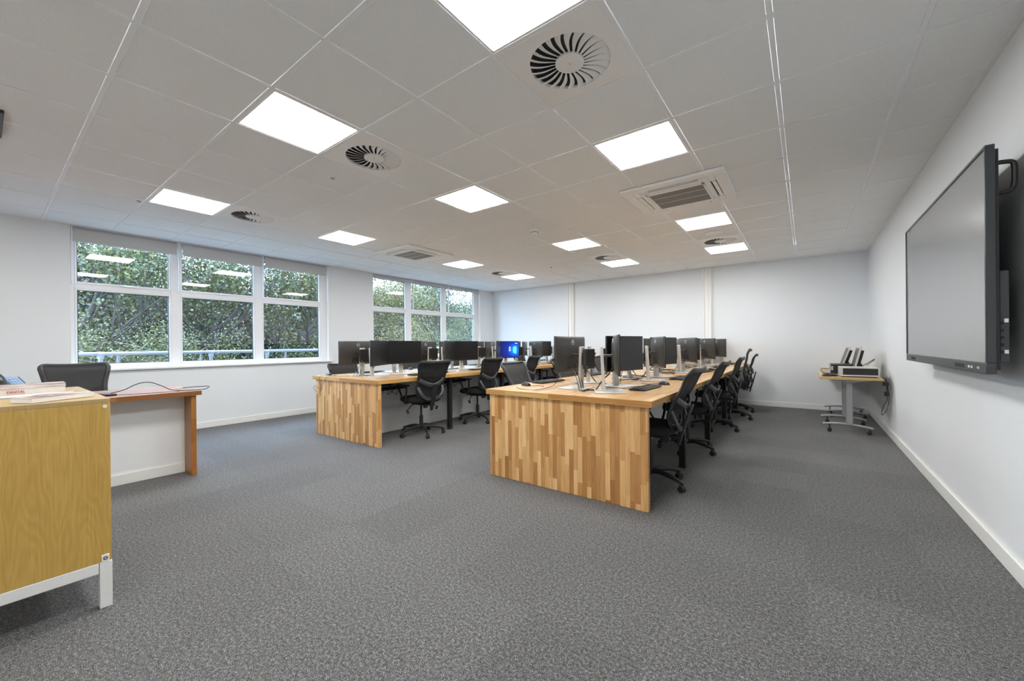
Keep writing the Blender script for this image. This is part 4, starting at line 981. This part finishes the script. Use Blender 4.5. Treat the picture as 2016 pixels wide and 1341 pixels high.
# nearest bushes, left to right
shrub('pale bramble thicket with bare twigs behind the left pane of the near window', -11.0, 1.3, 1.25, 2.9, 7000, .055, 'leaf_grey', 1, 420)
shrub('pale twiggy shrub low behind the first mullion of the near window', -10.9, 2.9, 1.0, 2.7, 6000, .05, 'leaf_grey', 2, 60)
shrub('low ivy-green hedge behind the middle pane railing', -11.2, 4.6, 1.2, 2.35, 6500, .06, 'leaf_ivy', 3, 16)
shrub('dark low hedge behind the right pane railing', -11.3, 6.5, 1.2, 2.2, 6000, .06, 'leaf_ivy', 4, 16)
shrub('yellow-green shrub behind the left pane of the far window', -11.0, 8.3, 1.2, 3.2, 6500, .06, 'leaf_autumn', 5, 30)
shrub('pale twiggy shrub behind the middle pane of the far window', -11.0, 10.2, 1.2, 3.0, 6500, .05, 'leaf_grey', 6, 110)
shrub('dense grey-green shrub behind the right pane of the far window', -11.2, 12.2, 1.3, 3.3, 7000, .06, 'leaf_ivy', 7, 40)
T_ = [('leafy green tree behind the left pane of the near window', -13.6, 1.2, 6.6, 1.5, 9000, .085, 'leaf_green', 11, .2),
      ('slim leaning tree between the left and middle panes of the near window', -13.4, 3.3, 6.6, 1.4, 8000, .085, 'leaf_green', 12, -.4),
      ('broad green tree behind the middle pane of the near window', -13.8, 5.1, 6.8, 1.5, 9000, .10, 'leaf_green', 13, .1),
      ('yellowing tree with thick dark limbs behind the right pane of the near window', -13.2, 7.2, 6.6, 1.5, 8000, .10, 'leaf_autumn', 14, .5),
      ('yellow and green tree behind the left pane of the far window', -13.6, 11.2, 6.6, 1.5, 8500, .09, 'leaf_autumn', 16, .2),
      ('ivy-clad dark tree behind the middle pane of the far window', -13.2, 13.2, 6.8, 1.1, 9000, .08, 'leaf_ivy', 17, 0)]
for a in T_: tree(a[0], a[1], a[2], a[3], a[4], a[5], a[6], a[7], a[8], lean=a[9])
tree('bare-branched tree against the sky behind the right pane of the far window', -13.6, 15.6, 7.2, 1.6, 900, .08, 'leaf_autumn', 18, bare=False)
for (lab, y, ln, sd) in (('dark leaning trunk behind the left pane of the near window', 1.15, .9, 91), ('slim dark trunk behind the middle pane of the near window', 3.55, .1, 92), ('dark forked trunk behind the right pane of the near window', 5.9, -.5, 93), ('dark ivy trunk behind the middle pane of the far window', 10.9, .3, 94)):
    tree(lab, -12.1, y, 6.4, 1.2, 500, .085, 'leaf_green', sd, lean=ln)
names_b = ['left pane of the near window', 'first mullion of the near window', 'middle pane of the near window', 'right pane of the near window', 'right edge of the near window', 'left pane of the far window', 'middle pane of the far window', 'right pane of the far window', 'right end of the far window']
for k, y in enumerate((1.5, 4.6, 7.6, 10.6, 13.8, 17, 20.2, 23.4, 26.5)):
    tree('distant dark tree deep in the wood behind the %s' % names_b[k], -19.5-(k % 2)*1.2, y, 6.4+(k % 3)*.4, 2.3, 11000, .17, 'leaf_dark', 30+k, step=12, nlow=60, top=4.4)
for k, y in enumerate((.8, 3.0, 5.2, 7.4, 9.8, 12.2, 14.8, 17.4, 20.0)):
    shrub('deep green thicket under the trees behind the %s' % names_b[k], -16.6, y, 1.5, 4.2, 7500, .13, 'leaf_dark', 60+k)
# ------------------------------------------------------------------ sky
w = bpy.data.worlds.new('overcast_sky'); SC.world = w; w.use_nodes = True; nt = w.node_tree; nt.nodes.clear()
bg = nt.nodes.new('ShaderNodeBackground'); bg.inputs[0].default_value = (.54, .73, 1.0, 1); bg.inputs[1].default_value = 10.0
ow = nt.nodes.new('ShaderNodeOutputWorld'); nt.links.new(bg.outputs[0], ow.inputs[0])

SC.view_settings.view_transform = 'Standard'; SC.view_settings.look = 'None'; SC.view_settings.gamma = 1; SC.view_settings.exposure = 0.99
SC.view_settings.use_curve_mapping = False
SC.cycles.use_denoising = True
SC.cycles.max_bounces = 9; SC.cycles.diffuse_bounces = 6; SC.cycles.transparent_max_bounces = 12; SC.cycles.use_adaptive_sampling = True; SC.cycles.adaptive_threshold = .015; SC.cycles.glossy_bounces = 4
SC.cycles.caustics_reflective = False; SC.cycles.caustics_refractive = False; SC.cycles.sample_clamp_indirect = 6
